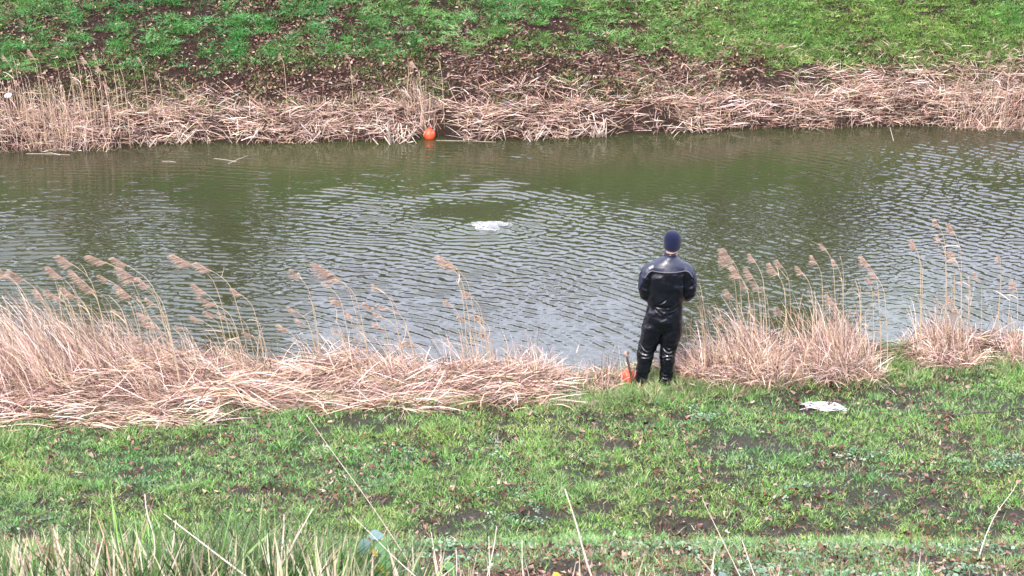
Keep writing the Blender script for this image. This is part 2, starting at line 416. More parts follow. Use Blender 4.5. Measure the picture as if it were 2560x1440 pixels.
# ------------------------------------------------------------------ foreground bank vegetation
G = Strands()
xy = scatter_trap(15000, 14.2, 17.9, .8); P = z_of(z_near, xy)
nz = fbm(xy[:, 0]*2, xy[:, 1]*1.5+9, 3); P = P[nz > .47]; n1 = len(P)
blades(G, P, 5, .045, .06+.05*rng.random(n1), .0048, np.vstack([GR_COOL, GR_COOL, GR, STRAW[:1]*.8]), .9, .8, .8, 2)
xy = scatter_trap(5200, 5.5, 14.2, .8); P = z_of(z_near, xy)
blades(G, P, 6, .06, .14, .006, np.vstack([GR_COOL, GR, STRAW[:2]*.8]), .8, .8, .7, 2)
# rough tussocks on the left and middle
def tussock(cx, cy, n, sx, sy, h, pal, w=.0095):
    a = rng.normal(0, 1, (n, 2))*[sx, sy]; xy = a + [cx, cy]; P = z_of(z_near, xy)
    blades(G, P, 7, .06, h, w, pal, 1.0, .55, .5, 4)
for (cx, cy, n, sx, sy, h) in [(-1.75, 8.9, 260, .45, .35, .31), (-.95, 8.9, 260, .32, .3, .38), (-2.2, 9.2, 200, .4, .3, .33), (-.35, 9.0, 90, .25, .25, .32),
                               (.35, 9.0, 60, .35, .25, .38), (1.3, 9.2, 60, .4, .3, .40), (-1.3, 8.2, 160, .5, .3, .45)]:
    tussock(cx, cy, n, sx, sy, h, np.vstack([GR_COOL*.9, GR_COOL*.5, GR*.75, GR*.4, STRAW[:2]*.9]))
o = G.build('bank_grass', M_GRASS); tag(o, 'rough cool green grass on the bank in the foreground', 'grass', kind='stuff')

# ivy-like ground cover and small herbs on the slope at the bottom right
G = Strands()
def herbs(xy, n_per, rad, size, pal, lift=.05):
    P = z_of(z_near, xy); k = np.repeat(np.arange(len(P)), n_per); n = len(k)
    a = rng.uniform(0, 6.28, n); r = np.sqrt(rng.random(n))*rad
    root = P[k] + np.column_stack([np.cos(a)*r, np.sin(a)*r, rng.uniform(.2, 1, n)*lift])
    d = np.column_stack([np.cos(a), np.sin(a), rng.uniform(-.1, .5, n)])
    G.add(root, d, size*rng.uniform(.6, 1.3, n), size*.75*rng.uniform(.7, 1.2, n), np.array([0, 0, -.5]), pick(pal, len(P), None, .2)[k]*(1+rng.normal(0, .12, (n, 1))), 3, .25)
HERB = np.array([(.20,.34,.19), (.13,.24,.11), (.34,.48,.32), (.08,.15,.06)])
c = scatter_trap(2400, 14.3, 17.9, .6); nz = fbm(c[:, 0]*1.5+21, c[:, 1]*1.3+4, 3); c = c[(nz > .55-.08*(c[:, 0] > 1))]
herbs(c, 6, .06, .035, HERB)
c = scatter_trap(900, 18, 22, .5); nz = fbm(c[:, 0]*1.2+5, c[:, 1]*1.6+40, 3); c = c[nz > .62]
herbs(c, 10, .07, .03, HERB)
for (px, py) in [(2165,1137), (950,1215), (2500,1170), (2530,1160), (360,1215), (1770,1050), (1280,1300)]:
    p = near(px, py); herbs(np.array([[p.x, p.y]]) + rng.normal(0, .07, (16, 2))*[1.4, 1], 10, .06, .026, HERB*1.1)
o = G.build('ground_cover', M_HERB); tag(o, 'pale green low herbs and ivy leaves creeping over the bank', 'ground cover', kind='stuff')

# ------------------------------------------------------------------ dead leaves
def leaf_mesh(name, k, colr):
    r = np.random.default_rng(100+k); n = 7; V = []; L = 1.0
    curl = r.uniform(.3, 1.0); 
    for i in range(n):
        t = i/(n-1); wd = .30*math.sin(math.pi*min(1, t*.92+.06))*(1 + .55*math.sin(t*17+k))
        z = .35*curl*math.sin(t*3.0) + .09*r.normal()
        V += [(-wd, t-.5, z+wd*curl*1.6), (0, t-.5, z-.02), (wd, t-.5, z+wd*curl*1.3+.05*r.normal())]
    Q = []
    for i in range(n-1):
        a = 3*i; Q += [(a, a+1, a+4, a+3), (a+1, a+2, a+5, a+4)]
    V = np.array(V); c = np.tile(colr*ALB, (len(V), 1))*(1+r.normal(0, .12, (len(V), 1)))
    return np_mesh(name, V, np.array(Q), None, np.clip(c, 0, 1), M_LEAF)
LEAVES = [leaf_mesh('dead_leaf', k, BROWN[k % 6]*(1.0+.15*(k//6))) for k in range(12)]
def put_leaf(p, s, name='dead_leaf', me=None, zf=z_near):
    o = link(name, me or random.choice(LEAVES), None, p); o.scale = (s, s, s)
    o.rotation_euler = (random.gauss(0, .45), random.gauss(0, .45), random.uniform(0, 6.28)); return o
LCOL = ['dark brown', 'russet', 'blackish', 'tan', 'brown', 'pale pinkish']
MARKS = []
for (px, py, t_) in [(2058,1026,'the white rope'), (1660,962,"the man's feet"), (1577,968,'the near orange float'), (2440,1040,'the long dark branch'), (1545,1110,'the mud before the man'),
                     (1890,1115,'the mud below the rope'), (2305,1198,'the largest mud patch'), (2530,1290,'the right edge mud'), (1350,1285,'the mud at lower middle'), (1720,1318,'the muddy slope foot'),
                     (880,1300,'the bramble sprig'), (20,1070,'the left edge reeds'), (430,1050,'the flattened straw at left'), (900,1020,'the middle straw belt'), (1250,1010,'the bleached straw mound'),
                     (400,1290,'the left tussock'), (2165,1137,'the pale herb patch'), (780,1120,'the longest dry stalk'), (2200,1350,'the right slope ivy')]:
    p = near(px, py); MARKS.append((p.x, p.y, t_))
cnt = 0; GL = 'dead leaves scattered over the near grass'
spots = [(1035,1075),(670,1072),(1290,1108),(965,1070),(1620,1225),(1500,1200),(930,1180),(400,1190),(690,1150),(540,1122),(130,1160),(230,1180),(860,1200),(1060,1165)]
while cnt < 290:
    if cnt < len(spots): p = near(*spots[cnt])
    else:
        y = random.uniform(15.6, 22.4); x = random.uniform(-1, 1)*(y*.232)
        if y > float(near_shore(x))-.8: continue
        if fbm(x*1.2+8, y*1.6+30, 3) < random.uniform(.36, .6): continue
        p = Vector((x, y, float(z_near(x, y))))
    p.z += random.uniform(.02, .045); s = random.uniform(.045, .085)
    k_ = random.randrange(12); o = put_leaf(p, s, me=LEAVES[k_])
    best = min(MARKS, key=lambda m_: (m_[0]-p.x)**2 + ((m_[1]-p.y)*1.5)**2); dx_ = p.x-best[0]; dy_ = p.y-best[1]
    side = ('left of' if dx_ < -.25 else 'right of' if dx_ > .25 else '') if abs(dx_) > abs(dy_)*.8 else ('in front of' if dy_ < 0 else 'behind')
    tag(o, ('%s %s dead leaf on the grass %s %s' % ('large' if s > .07 else 'small', LCOL[k_ % 6], side or 'close to', best[2])), 'leaf', GL); cnt += 1
def leaf_stuff(name, xyz, size, pal, label, tilt=.5):
    n = len(xyz); S = Strands(); a = rng.uniform(0, 6.28, n)
    d = np.column_stack([np.cos(a), np.sin(a), rng.normal(0, tilt, n)])
    L = size*rng.uniform(.6, 1.4, n)
    S.add(xyz, d, L, L*rng.uniform(.25, .6, n), rng.normal(0, 1.6, (n, 3)), pick(pal, n, None, .3), 3, .5)
    return tag(S.build(name, M_LEAF), label, 'leaf litter', kind='stuff')
xy = scatter_trap(24000, 14.3, 22.6, .8); nz = fbm(xy[:, 0]*1.2+8, xy[:, 1]*1.6+30, 3)*.6+.4*rng.random(len(xy)); xy = xy[nz > .50 - .09*sstep(17.8, 16.8, xy[:, 1]) - .10*mud(xy[:, 0], xy[:, 1])]
P = z_of(z_near, xy); P[:, 2] += rng.uniform(.01, .06, len(P))
leaf_stuff('leaf_litter', P, .05, BROWN, 'small brown leaf fragments trodden into the near grass')

# ------------------------------------------------------------------ far bank vegetation
# leaf litter
n = 75000; x = rng.uniform(-9, 9, n); d = rng.uniform(.25, 3.6, n); y = far_shore(x)+d
nz = fbm(x*.9+4, y*.9+4, 3)
leafy = 1-.8*sstep(2.0, 5.5, x); leafy = leafy*(1 + .8*np.exp(-((d-1.15)/.4)**2)); k_ = rng.random(n) < leafy*(.35+.65*sstep(.42, .52, nz))
xy = np.column_stack([x, y])[k_]; P = z_of(z_far, xy); P[:, 2] += rng.uniform(.005, .05, len(P))
leaf_stuff('far_leaf_litter', P, .055, BROWN*1.0, 'brown leaf litter covering the far bank between the tufts')
# tufts of grass hanging down the slope
G = Strands()
n = 9500; x = rng.uniform(-9, 9, n); d = rng.uniform(.6, 3.7, n); y = far_shore(x)+d
band = np.interp(x, [-9, -6, -2, 0, 2, 3.5, 5, 9], [1.15, 1.2, 1.45, 1.5, 1.35, 1.05, .95, 1.0])
nz = fbm(x*1.5+14, y*1.5+3, 2)*.4 + vnoise(x*4.3+2, y*4.3)*.6
lush = sstep(2.2, 5.2, x)
pr = sstep(-.25, .35, d-band)*np.clip(sstep(.33-.2*lush, .58-.12*lush, nz)+.10+.5*lush, 0, 1)
k_ = rng.random(n) < pr; xy = np.column_stack([x, y])[k_]; P = z_of(z_far, xy); lu = lush[k_]
cm = np.ones((len(P), 3)); cm = cm*(1 + lu[:, None]*np.array([.42, .08, -.1]))
cm *= 1 + (fbm(xy[:, 0]*.7+90, xy[:, 1]*.9, 2)[:, None]-.5)*np.array([1.2, .4, .4])
blades(G, P, 24, .065, .18-.07*lu, .0062, GR_FAR, .7, .9, 1.1, 3, None, cm, down=(0, -1.6, -1.1))
# fuller sward at the top right, short grass low down
n = 26000; x = rng.uniform(.8, 9, n); d = rng.uniform(.75, 3.7, n); y = far_shore(x)+d
k_ = rng.random(n) < sstep(1.2, 4.5, x)*sstep(.6, 1.4, d)*np.clip(.35+1.2*(fbm(x*1.6, y*1.6+5, 3)-.3), 0, 1); xy = np.column_stack([x, y])[k_]; P = z_of(z_far, xy)
blades(G, P, 5, .06, .085, .007, np.vstack([GR_FAR, GR*1.1]), .8, .8, .8, 2, None, np.tile([1.08, 1.0, .85], (len(P), 1)), down=(0, -.8, -.4))
n = 11000; x = rng.uniform(-9, 9, n); d = rng.uniform(.3, 1.7, n); y = far_shore(x)+d
k_ = (fbm(x*1.5+60, y*2+5, 3) > .5); xy = np.column_stack([x, y])[k_]; P = z_of(z_far, xy)
blades(G, P, 4, .05, .08, .007, np.vstack([GR*.9, GR_FAR]), .8, .8, .8, 2, None, np.tile([1.2, .95, .9], (len(P), 1)), down=(0, -.6, -.3))
o = G.build('far_grass', M_GRASS); tag(o, 'green grass tufts drooping down the far bank', 'grass', kind='stuff')

# dry straw fringe of the far bank
G = Strands()
def flat_straw(n, x0, x1, d0, d1, L, w, pal, thr, up=.12, off=0, zf=z_far, sh=far_shore, sgn=1, align=.0):
    x = rng.uniform(x0, x1, n); d = d0 + (d1-d0)*rng.random(n); y = sh(x) + sgn*d
    k = (fbm(x*1.3+off, y*2.5+off, 3)*.7+.3*rng.random(n) > thr) & ((zf is not z_far) | (np.hypot(x+1.2, y-32.7) > .36)); x = x[k]; y = y[k]; n = len(x)
    P = np.column_stack([x, y, zf(x, y)]); P[:, 2] = np.maximum(P[:, 2], .01) + rng.uniform(0, .07, n)
    a = rng.normal(align, .95, n) + math.pi*(rng.random(n) < .5)
    dd = np.column_stack([np.cos(a), np.sin(a)*.6, np.abs(rng.normal(0, 1, n))*up])
    G.add(P, dd, L*rng.uniform(.4, 1.3, n), w*rng.uniform(.6, 1.3, n), np.column_stack([rng.normal(0, .3, n), rng.normal(0, .3, n), -rng.uniform(.1, .5, n)]), pick(pal, n, None, .22), 3, .3)
flat_straw(10500, -9, 9, -.05, .36, .32, .0068, STRAW, .40, .35)
flat_straw(4200, -9, 9, .25, .85, .22, .006, STRAW*.85, .54, .35, 5)
flat_straw(7000, 1.8, 9, .3, 1.4, .17, .006, np.vstack([STRAW, BROWN]), .50, .5, 9)
flat_straw(1800, 4.5, 9, .2, .85, .4, .007, STRAW, .42, .3, 19, align=.5)
flat_straw(1200, -9, -4, .1, .7, .32, .0065, STRAW, .45, .4, 12)
flat_straw(500, -.7, 1.2, .3, .75, .3, .007, STRAW, .42, .6, 12)
flat_straw(700, -1, 2.2, .9, 1.4, .22, .006, STRAW*.8, .5, .2, 3)
# upright stubble right at the water
n = 5200; x = rng.uniform(-9, 9, n); y = far_shore(x)+rng.uniform(-.12, .5, n); P = np.column_stack([x, y, np.maximum(z_far(x, y), -.03)])
k_ = fbm(x*2+3, x*0+2, 3) > .42 - .15*(x > 4); k_ = k_ & (np.abs(x+1.2) > .3); P = P[k_]; n = len(P)
G.add(P, np.column_stack([rng.normal(0, .35, n), rng.normal(-.2, .35, n), np.ones(n)]), rng.uniform(.08, .3, n), .0068, np.column_stack([rng.normal(0, .6, n), rng.normal(-.3, .5, n), -rng.uniform(.1, 1.2, n)]), pick(STRAW, n), 3, .3)
o = G.build('far_straw', M_STRAW); tag(o, 'flattened dry reed straw along the far waterline', 'dry reeds', kind='stuff')

# ------------------------------------------------------------------ reeds
M_STEM = simple('reed_stem', (.50, .37, .23), .5, .3, (.64, .50, .36), 9)
M_STEM2 = simple('pale_stem', (.62, .50, .40), .5, .3, (.72, .62, .52), 9)
PLUME = np.array([(.66,.46,.37), (.50,.34,.27), (.80,.60,.48)])
def plume_mesh(name, base, d, size, wind=(-1, .0, -.35)):
    S = Strands(); n = int(120*size/.2)
    t = rng.random(n); root = base + np.outer((t-.0)*size*.75, d)
    wv = np.array([-1, .1, -.45])
    dd = d*.7 + wv*rng.uniform(.7, 1.7, (n, 1)) + rng.normal(0, .3, (n, 3))
    S.add(root, dd, size*rng.uniform(.2, .62, n)*(1.15-.6*t), .0045, wv*rng.uniform(.3, 1.0, (n, 1)) + np.array([0, 0, -.4]), pick(PLUME, n, None, .12), 3, .5)
    return S
def reed_stem(parent, base, top_off, r, plume=True, sides=5, leaves=2, m=None, psize=.2, wind=(-1, 0, -.35)):
    """a stem from its base (relative to parent) bending over to top_off"""
    top = base + np.array(top_off); b = base; L = np.linalg.norm(top_off)
    mid1 = b + np.array([top_off[0]*.16, top_off[1]*.3, top_off[2]*.42]); mid2 = b + np.array([top_off[0]*.42, top_off[1]*.6, top_off[2]*.80]); mid3 = b + np.array([top_off[0]*.66, top_off[1]*.82, top_off[2]*.92])
    pts = curve_pts([b, mid1, mid2, mid3, top], 10); V, Q, T = tube(pts, np.linspace(r, r*.45, 10), sides)
    parts = [(V, Q, T)]
    me = np_mesh('stem', *merge(parts)[:1], *merge(parts)[1:], None, m or M_STEM, True)
    st = link('stem', me, parent)
    d = norm(pts[-1]-pts[-2])
    if plume:
        S = plume_mesh('plume', pts[-1]-d*.03, d, psize*random.uniform(.75, 1.2), wind); S.build('plume', M_STRAW, st)
    if leaves:
        S = Strands(); n = 1; i = rng.integers(3, 9, n)
        S.add(pts[i], np.column_stack([rng.normal(-.4, .5, n), rng.normal(0, .5, n), rng.uniform(.3, 1, n)]), rng.uniform(.1, .3, n), .008, np.column_stack([rng.normal(-.5, .4, n), rng.normal(0, .3, n), -rng.uniform(.3, 1.2, n)]), pick(STRAW, n), 4, .5)
        S.build('blade', M_STRAW, st)
    return st
def clump(label, px, py, halfw, depth, mass_n, mass_h, stems, droop=.9, lean=-.25, pal=STRAW, spread=.35, stand=0, name='reed_clump', w=.0075, zfun=None):
    c = near(px, py) if zfun is None else zfun(px, py); c.z = max(c.z, -.02)
    e = empty(name, c, label, 'reeds', 'dry reed clumps')
    zf = z_near if zfun is None else z_far
    S = Strands(); n = int(mass_n*.95)
    def base_pts(n, k=1.0):
        a = rng.normal(0, .5, n).clip(-1, 1)*halfw*k; b = rng.uniform(-1, 1, n)*depth*k
        z = np.maximum(zf(c.x+a, c.y+b), -.05) - c.z; return np.column_stack([a, b, z])
    if n:
        B = base_pts(n); hh = mass_h*rng.uniform(.45, 1.25, n)*(1-.35*(B[:, 0]/halfw)**2)
        out = B/np.array([halfw, max(depth, .1), 1]); 
        kk = fbm(B[:, 0]*5+px, B[:, 1]*5, 2)-.5
        d = np.column_stack([lean + rng.normal(0, spread, n) + kk*2.2 + out[:, 0]*.25, rng.normal(0, spread, n) + out[:, 1]*.3, np.ones(n)])
        bend = np.column_stack([rng.normal(lean*1.0, .9, n), rng.normal(-.15, .7, n), -rng.uniform(.1, 1, n)*droop*1.9])
        S.add(B, d, hh, w*rng.uniform(.5, 1.4, n), bend, pick(pal, n, None, .22), 5, .5)
        if stand:
            B = base_pts(stand, .95); n2 = stand
            d = np.column_stack([lean*.6 + rng.normal(0, .16, n2), rng.normal(0, .16, n2), np.ones(n2)])
            S.add(B, d, mass_h*rng.uniform(.9, 2.1, n2), .0062, np.column_stack([rng.normal(lean*1.6, .35, n2), rng.normal(0, .3, n2), -rng.uniform(0, .7, n2)]), pick(pal, n2), 5, .5)
        o = S.build('leaf_mass', M_STRAW, e); o['kind'] = 'stuff'
    for (tx, ty, pl) in stems:
        b = base_pts(1, .75)[0]
        w3 = at_y(tx, ty, c.y + b[1]*.6); off = np.array(w3 - c) - b
        want = lean*.62*off[2]*random.uniform(.6, 1.3) - (.06 if pl else 0)      # how far the wind pushes the tip
        dx_ = float(np.clip(off[0]-want, -halfw*1.3-b[0], halfw*1.6-b[0])); b[0] += dx_; off[0] -= dx_
        z = max(float(zf(c.x+b[0], c.y+b[1])), -.05) - c.z; off[2] += b[2]-z; b[2] = z
        reed_stem(e, b, off, random.uniform(.0038, .0058), pl > 0, psize=.27*max(pl, .6), leaves=3)
    return e
def fan(x0, x1, y0, y1, n, p=.5, size=1.0):
    return [(random.uniform(x0, x1), random.uniform(y0, y1), size*random.uniform(.7, 1.2) if random.random() < p else 0) for _ in range(n)]
P1 = [1]
clump('dense tall reed clump at the far left edge of the near shore', 20, 985, .55, .75, 1450, .62, [(20,690,1),(60,700,1),(5,740,0)] + fan(-60,110,720,840,8,.3,.7), .7, -.25, stand=460)
clump('tall leaning reeds with pinkish plumes beside the left edge clump', 165, 975, .55, .7, 1350, .60, [(180,660,1.1),(150,690,1),(185,740,1),(205,700,.9),(140,740,.9),(130,780,.6)] + fan(100,240,720,860,9,.4,.7), .7, -.32, stand=460)
clump('reeds with the two plumes reaching highest on the left', 300, 970, .5, .65, 1250, .52, [(262,655,1.1),(312,660,1.1),(345,700,1.2),(325,740,1.2),(270,700,.8),(235,725,1)] + fan(230,390,700,860,10,.5,.7), .7, -.4, stand=340)
clump('brushy reed clump where the standing reeds meet the flattened straw', 430, 975, .5, .6, 1300, .42, fan(340,470,740,860,8,.5,.6), .9, -.35, stand=160)
clump('slender group of tall reeds with drooping plumes over flattened straw', 590, 945, .5, .4, 1000, .34, [(478,660,1.1),(525,675,1.1),(510,730,1),(535,760,1.1),(500,800,.8),(600,735,.5),(560,790,.6),(630,790,0)] + fan(500,680,780,860,8,.3,.5), 1.1, -.4, stand=60)
clump('thin reeds with few plumes, left of the middle of the near shore', 790, 945, .45, .35, 800, .32, [(745,690,.4),(742,780,.6),(770,740,0)] + fan(700,800,800,880,5,.2,.5), 1.1, -.3, stand=40)
clump('tight bundle of reeds topped by one bent brown plume', 890, 940, .35, .35, 850, .32, [(830,685,1.2),(845,700,.9),(820,715,.4),(852,760,.7),(870,790,0)] + fan(830,900,780,870,5,.1,.5), 1.0, -.3, stand=60)
clump('low fanned reeds rising from a straw mound in the middle', 985, 945, .4, .35, 1200, .38, [(945,720,.5),(950,790,.6),(965,770,.4),(930,770,.5)] + fan(930,1040,790,880,6,.2,.4), .9, -.45, stand=80)
clump('very slim upright reeds standing alone near the middle of the shore', 1175, 945, .35, .3, 800, .38, [(1125,665,.8),(1140,670,.7),(1140,700,0),(1125,760,.4),(1175,740,.4),(1195,790,0),(1160,800,.4)] + fan(1110,1240,760,880,8,.2,.4), 1.0, -.2, stand=60)
clump('rounded mound of bleached straw left of the open water gap', 1320, 960, .42, .3, 1900, .42, fan(1240,1400,830,890,4,0), 1.1, -.05, stand=20, spread=.5)
clump('sparse short reeds in the gap beside the orange float', 1510, 968, .3, .22, 300, .26, [(1508,885,0),(1515,890,0),(1440,880,0),(1470,905,0)], .9, .0, stand=50)
clump('small reddish straw tuft just right of the man in black', 1745, 935, .22, .25, 800, .38, [(1726,700,0),(1730,720,0),(1735,760,0),(1745,800,0)] + fan(1730,1790,740,880,6,0), .8, -.25, stand=60)
clump('broad pink straw mound right of the man with feathery plumes', 1880, 925, .5, .5, 3300, .50, [(1830,650,.9),(1850,690,.8),(1880,690,.8),(1815,660,.6),(1900,720,.7),(1870,720,.6),(1830,740,.4),(1885,650,.5)] + fan(1780,1960,700,830,9,.4,.6), .95, -.15, stand=200)
clump('tall grassy reed mound in the middle of the right bank', 2085, 925, .42, .5, 3300, .50, [(1955,665,.7),(1940,680,.7),(2062,620,.3),(2040,655,.7),(2090,660,.5),(2005,680,.6),(2100,640,0),(2170,660,.6),(2190,690,.4)] + fan(2010,2190,680,830,10,.4,.6), .9, -.15, stand=260)
clump('reed clump with the highest stems, second from the right edge', 2370, 885, .36, .4, 1700, .38, [(2345,560,.5),(2350,600,.3),(2385,580,.5),(2290,620,.3),(2300,650,0),(2390,650,.4),(2375,640,.4),(2500,650,.3),(2505,690,0)] + fan(2290,2450,650,800,10,.3,.5), .8, -.1, stand=140)
clump('low straw heap under the highest reeds at the right', 2350, 905, .3, .2, 900, .30, [], 1.3, -.1, spread=.7)
clump('thin reeds at the right edge of the near shore', 2560, 890, .35, .3, 700, .28, [(2540,720,.3),(2525,740,0),(2600,700,.3)], 1.1, 0, stand=40)

# flattened straw belt along the near shore
G = Strands()
def belt(n, x0, x1, d0, d1, L, hump, pal=STRAW, flow=0.0, thr=.3):
    x = rng.uniform(x0, x1, n); u = rng.random(n); d = d0+(d1-d0)*u; y = near_shore(x)-d
    k = fbm(x*1.2+70, y*2+1, 3)*.6+.4*rng.random(n) > thr; x = x[k]; y = y[k]; u = u[k]; n = len(x)
    prof = np.sin(math.pi*np.clip(u, 0, 1))
    P = np.column_stack([x, y, np.maximum(z_near(x, y), .0) + hump*prof*(.1+1.7*sstep(.3, .75, fbm(x*1.5+6, y*1.2, 2)))*rng.uniform(.35, 1.05, n)])
    ang = (fbm(x*2.2+33, y*2.6, 2)-.5)*4.2 + flow + rng.normal(0, .45, n) + math.pi*(rng.random(n) < .4)
    dd = np.column_stack([np.cos(ang), np.sin(ang)*.55, np.abs(rng.normal(.1, .32, n))])
    G.add(P, dd, L*rng.uniform(.35, 1.2, n), .0075*rng.uniform(.5, 1.5, n), np.column_stack([rng.normal(0, .6, n), rng.normal(-.1, .5, n), -rng.uniform(.1, 1.1, n)]), pick(pal, n, None, .22), 4, .35)
belt(9000, -4.6, .42, -.02, 1.15, .5, .19)
belt(5200, -6.6, -3.2, .1, 2.0, .5, .26)
belt(3500, -3.6, -.8, .5, 1.35, .7, .22, flow=-.2)
belt(1500, 1.9, 3.6, .1, .8, .35, .10)
belt(2000, 4.0, 7, .0, .7, .4, .07, np.vstack([STRAW, BROWN]))
belt(1100, .6, 2.1, -.1, .45, .25, .06, np.vstack([STRAW, STRAW[4:5]]), thr=.5)
n = 1500; x = rng.uniform(.5, 2.2, n); y = near_shore(x) - rng.uniform(-.1, .55, n); P = np.column_stack([x, y, np.maximum(z_near(x, y), 0)])
G.add(P, np.column_stack([rng.normal(0, .4, n), rng.normal(0, .4, n), np.ones(n)]), rng.uniform(.06, .22, n), .006, np.column_stack([rng.normal(0, .5, n), rng.normal(0, .4, n), -rng.uniform(0, 1, n)]), pick(np.vstack([STRAW, GR[:2]]), n), 3, .4)
o = G.build('fallen_reeds', M_STRAW); tag(o, 'flattened pinkish straw of fallen reeds along the near shore', 'dry reeds', kind='stuff')

# far side reeds
clump('thin upright reed stand at the left end of the far bank', 130, 335, .95, .35, 900, .35,
      [(x_, random.uniform(135, 230), .35 if random.random() < .3 else 0) for x_ in np.linspace(-20, 300, 46)], .7, -.1, stand=260, zfun=far)
clump('sparse reeds behind the far orange float', 1055, 296, .30, .2, 260, .4, [(1038,165,.2),(1045,190,0),(1030,200,0),(1098,160,0),(1075,235,0)], .8, -.1, stand=60, zfun=far)
clump('pale arching reeds at the right end of the far bank', 2480, 300, .8, .3, 700, .3, fan(2330,2600,130,260,14,.1,.3), .9, .2, stand=160, zfun=far)
for (bx, by, tx, ty, lab) in [(262,330,240,145,'lone reed with small plume leaning on the far left bank'), (375,325,350,150,'lone reed with a fluffy plume left of the far bank middle'),
        (412,330,395,190,'short bare reed between two plumed ones on the far bank'), (720,300,705,145,'lone thin reed standing in the leaf litter of the far bank'),
        (885,300,870,140,'lone reed left of the far orange float'), (1690,280,1612,170,'lone reed leaning left on the far bank right of the middle'), (1790,300,1800,190,'thin reed above the straw on the right part of the far bank')]:
    c = far(bx, by); e = empty('reed', c, lab, 'reed', 'lone reeds on the far bank')
    w3 = at_y(tx, ty, c.y); reed_stem(e, np.zeros(3), np.array(w3-c), .005, True, psize=.12, leaves=1)
M_WHITE = simple('bleached_stem', (.95, .80, .70), .5, .3, (.55, .38, .28), 14)
# broken white reed bunches standing in the water of the far shore
for (px, py, n, h, lab) in [(183,362,5,.3,'two pale broken reed stubs in the water at the far left'), (378,358,6,.42,'tall bleached broken reed leaning at the far shore'),
        (455,350,26,.35,'fan of bleached broken reeds, third bunch on the far shore'), (620,348,34,.4,'spiky heap of bleached reeds bent into the far water'),
        (790,346,34,.42,'spiky pale reed heap left of the orange float'), (990,350,34,.4,'pale broken reed bunch touching the water beside the orange float'),
        (1258,340,16,.34,'upright pale reed stub bundle right of the orange float'), (1335,346,10,.32,'crossed pale broken reeds standing in the far water'),
        (1500,338,26,.42,'slanting broken reeds at the bend of the far shore'), (1730,322,14,.3,'short broken reed stalks on the right far shore')]:
    c = on_water(px, py+5); c.z = 0; e = empty('broken_reeds', c, lab, 'dry reeds', 'broken reeds in the far shallows')
    for k in range(n):
        b = np.array([random.gauss(0, .10), random.gauss(0, .05), -.04]); a = random.gauss(0, .5)
        top = b + np.array([math.sin(a), random.gauss(.1, .25), abs(math.cos(a))])*h*random.uniform(.25, 1.0)
        pts = [b, top]
        if random.random() < .6: pts.append(top + np.array([random.choice([-1, 1])*random.uniform(.4, 1), random.uniform(-.6, 0), -random.uniform(.5, 1.1)])*h*random.uniform(.3, .8))
        tube_obj('stalk', pts, random.uniform(.004, .009), M_WHITE, e, (0, 0, 0), 4, False)
# reeds floating on the water
for (x0, y0, x1, y1, lab) in [(65,385,175,388,'long straw floating near the far left shore'), (100,378,150,388,'short straw crossing another floating straw'), (535,397,590,405,'floating straw left of the middle of the far water'),
        (570,410,620,390,'slanted straw floating left of the orange float'), (405,404,440,406,'short pale straw floating on the left water'), (2224,337,2237,357,'short reed stub slanting out of the right water'),
        (1090,352,1240,356,'long floating straws right of the orange float'), (1700,325,1790,318,'floating straw against the right far shore'), (2380,318,2560,322,'long floating straw at the right end of the far shore')]:
    a = on_water(x0, y0); b = on_water(x1, y1); c = (a+b)/2
    p0 = np.array(a-c); p1 = np.array(b-c); p0[2] = .006; p1[2] = .006
    if x0 == 2224: p0[2] = .12; p1[2] = -.03
    tag(tube_obj('floating_reed', [p0, (p0+p1)/2+[0, .02, 0], p1], .0035, M_STEM2, None, c, 5), lab, 'reed stem', 'straws floating on the canal')

# ------------------------------------------------------------------ unseen, guessed trees added on the far bank top only to be mirrored in the canal
M_TBARK = simple('tree_bark', (.10, .075, .055), .9, .2, (.16, .13, .09), 6, .01)
def tree(x, y, h, w, label, seed):
    r_ = np.random.default_rng(seed); z = float(z_far(x, y)) - .1; e = empty('tree', (x, y, z), label, 'tree', 'unseen trees added on the far bank top for their reflection')
    parts = [tube(curve_pts([(0, 0, 0), (.1*r_.normal(), 0, h*.3), (.25*r_.normal(), .1, h*.6), (.3*r_.normal(), 0, h*.92)], 12), np.linspace(.16, .03, 12), 8)]
    S = Strands()
    for k in range(16):
        a = r_.uniform(0, 6.28); z0 = h*r_.uniform(.18, .7); L = w*.5*r_.uniform(.6, 1.05)
        tip = np.array([math.cos(a)*L, math.sin(a)*L, z0 + h*r_.uniform(.1, .35)])
        p_ = curve_pts([(0, 0, z0), tip*[.4, .4, 1]+[0, 0, -.3*(tip[2]-z0)], tip], 8); parts.append(tube(p_, np.linspace(.06, .012, 8), 5))
        n = 420; i = r_.integers(2, 8, n); root = p_[i] + r_.normal(0, .22, (n, 3))
        S.add(root, r_.normal(0, 1, (n, 3)), r_.uniform(.12, .3, n), .09, r_.normal(0, .5, (n, 3)), pick(np.array([(.08, .13, .04), (.06, .09, .03), (.12, .16, .06), (.11, .08, .05)]), n), 2, .3)
    link('trunk', np_mesh('trunk', *merge(parts), None, M_TBARK, True), e)
    o = S.build('crown', M_HERB, e); o['kind'] = 'stuff'
tree(-12.5, 45.5, 6.2, 4.2, 'unseen added ivy-clad tree furthest left on top of the far bank', 1)
tree(-9.3, 45.2, 5.6, 3.8, 'unseen added ivy-clad tree, second from the left on top of the far bank', 2)
tree(-6.4, 45.8, 4.9, 3.6, 'unseen added shorter ivy-clad tree nearest the middle on the left of the far bank top', 3)
tree(4.4, 45.3, 3.6, 3.0, 'unseen added small bushy tree on the far bank top, first right of the middle', 4)
tree(6.6, 45.6, 4.2, 3.0, 'unseen added bushy tree on the far bank top, right of the small one', 5)

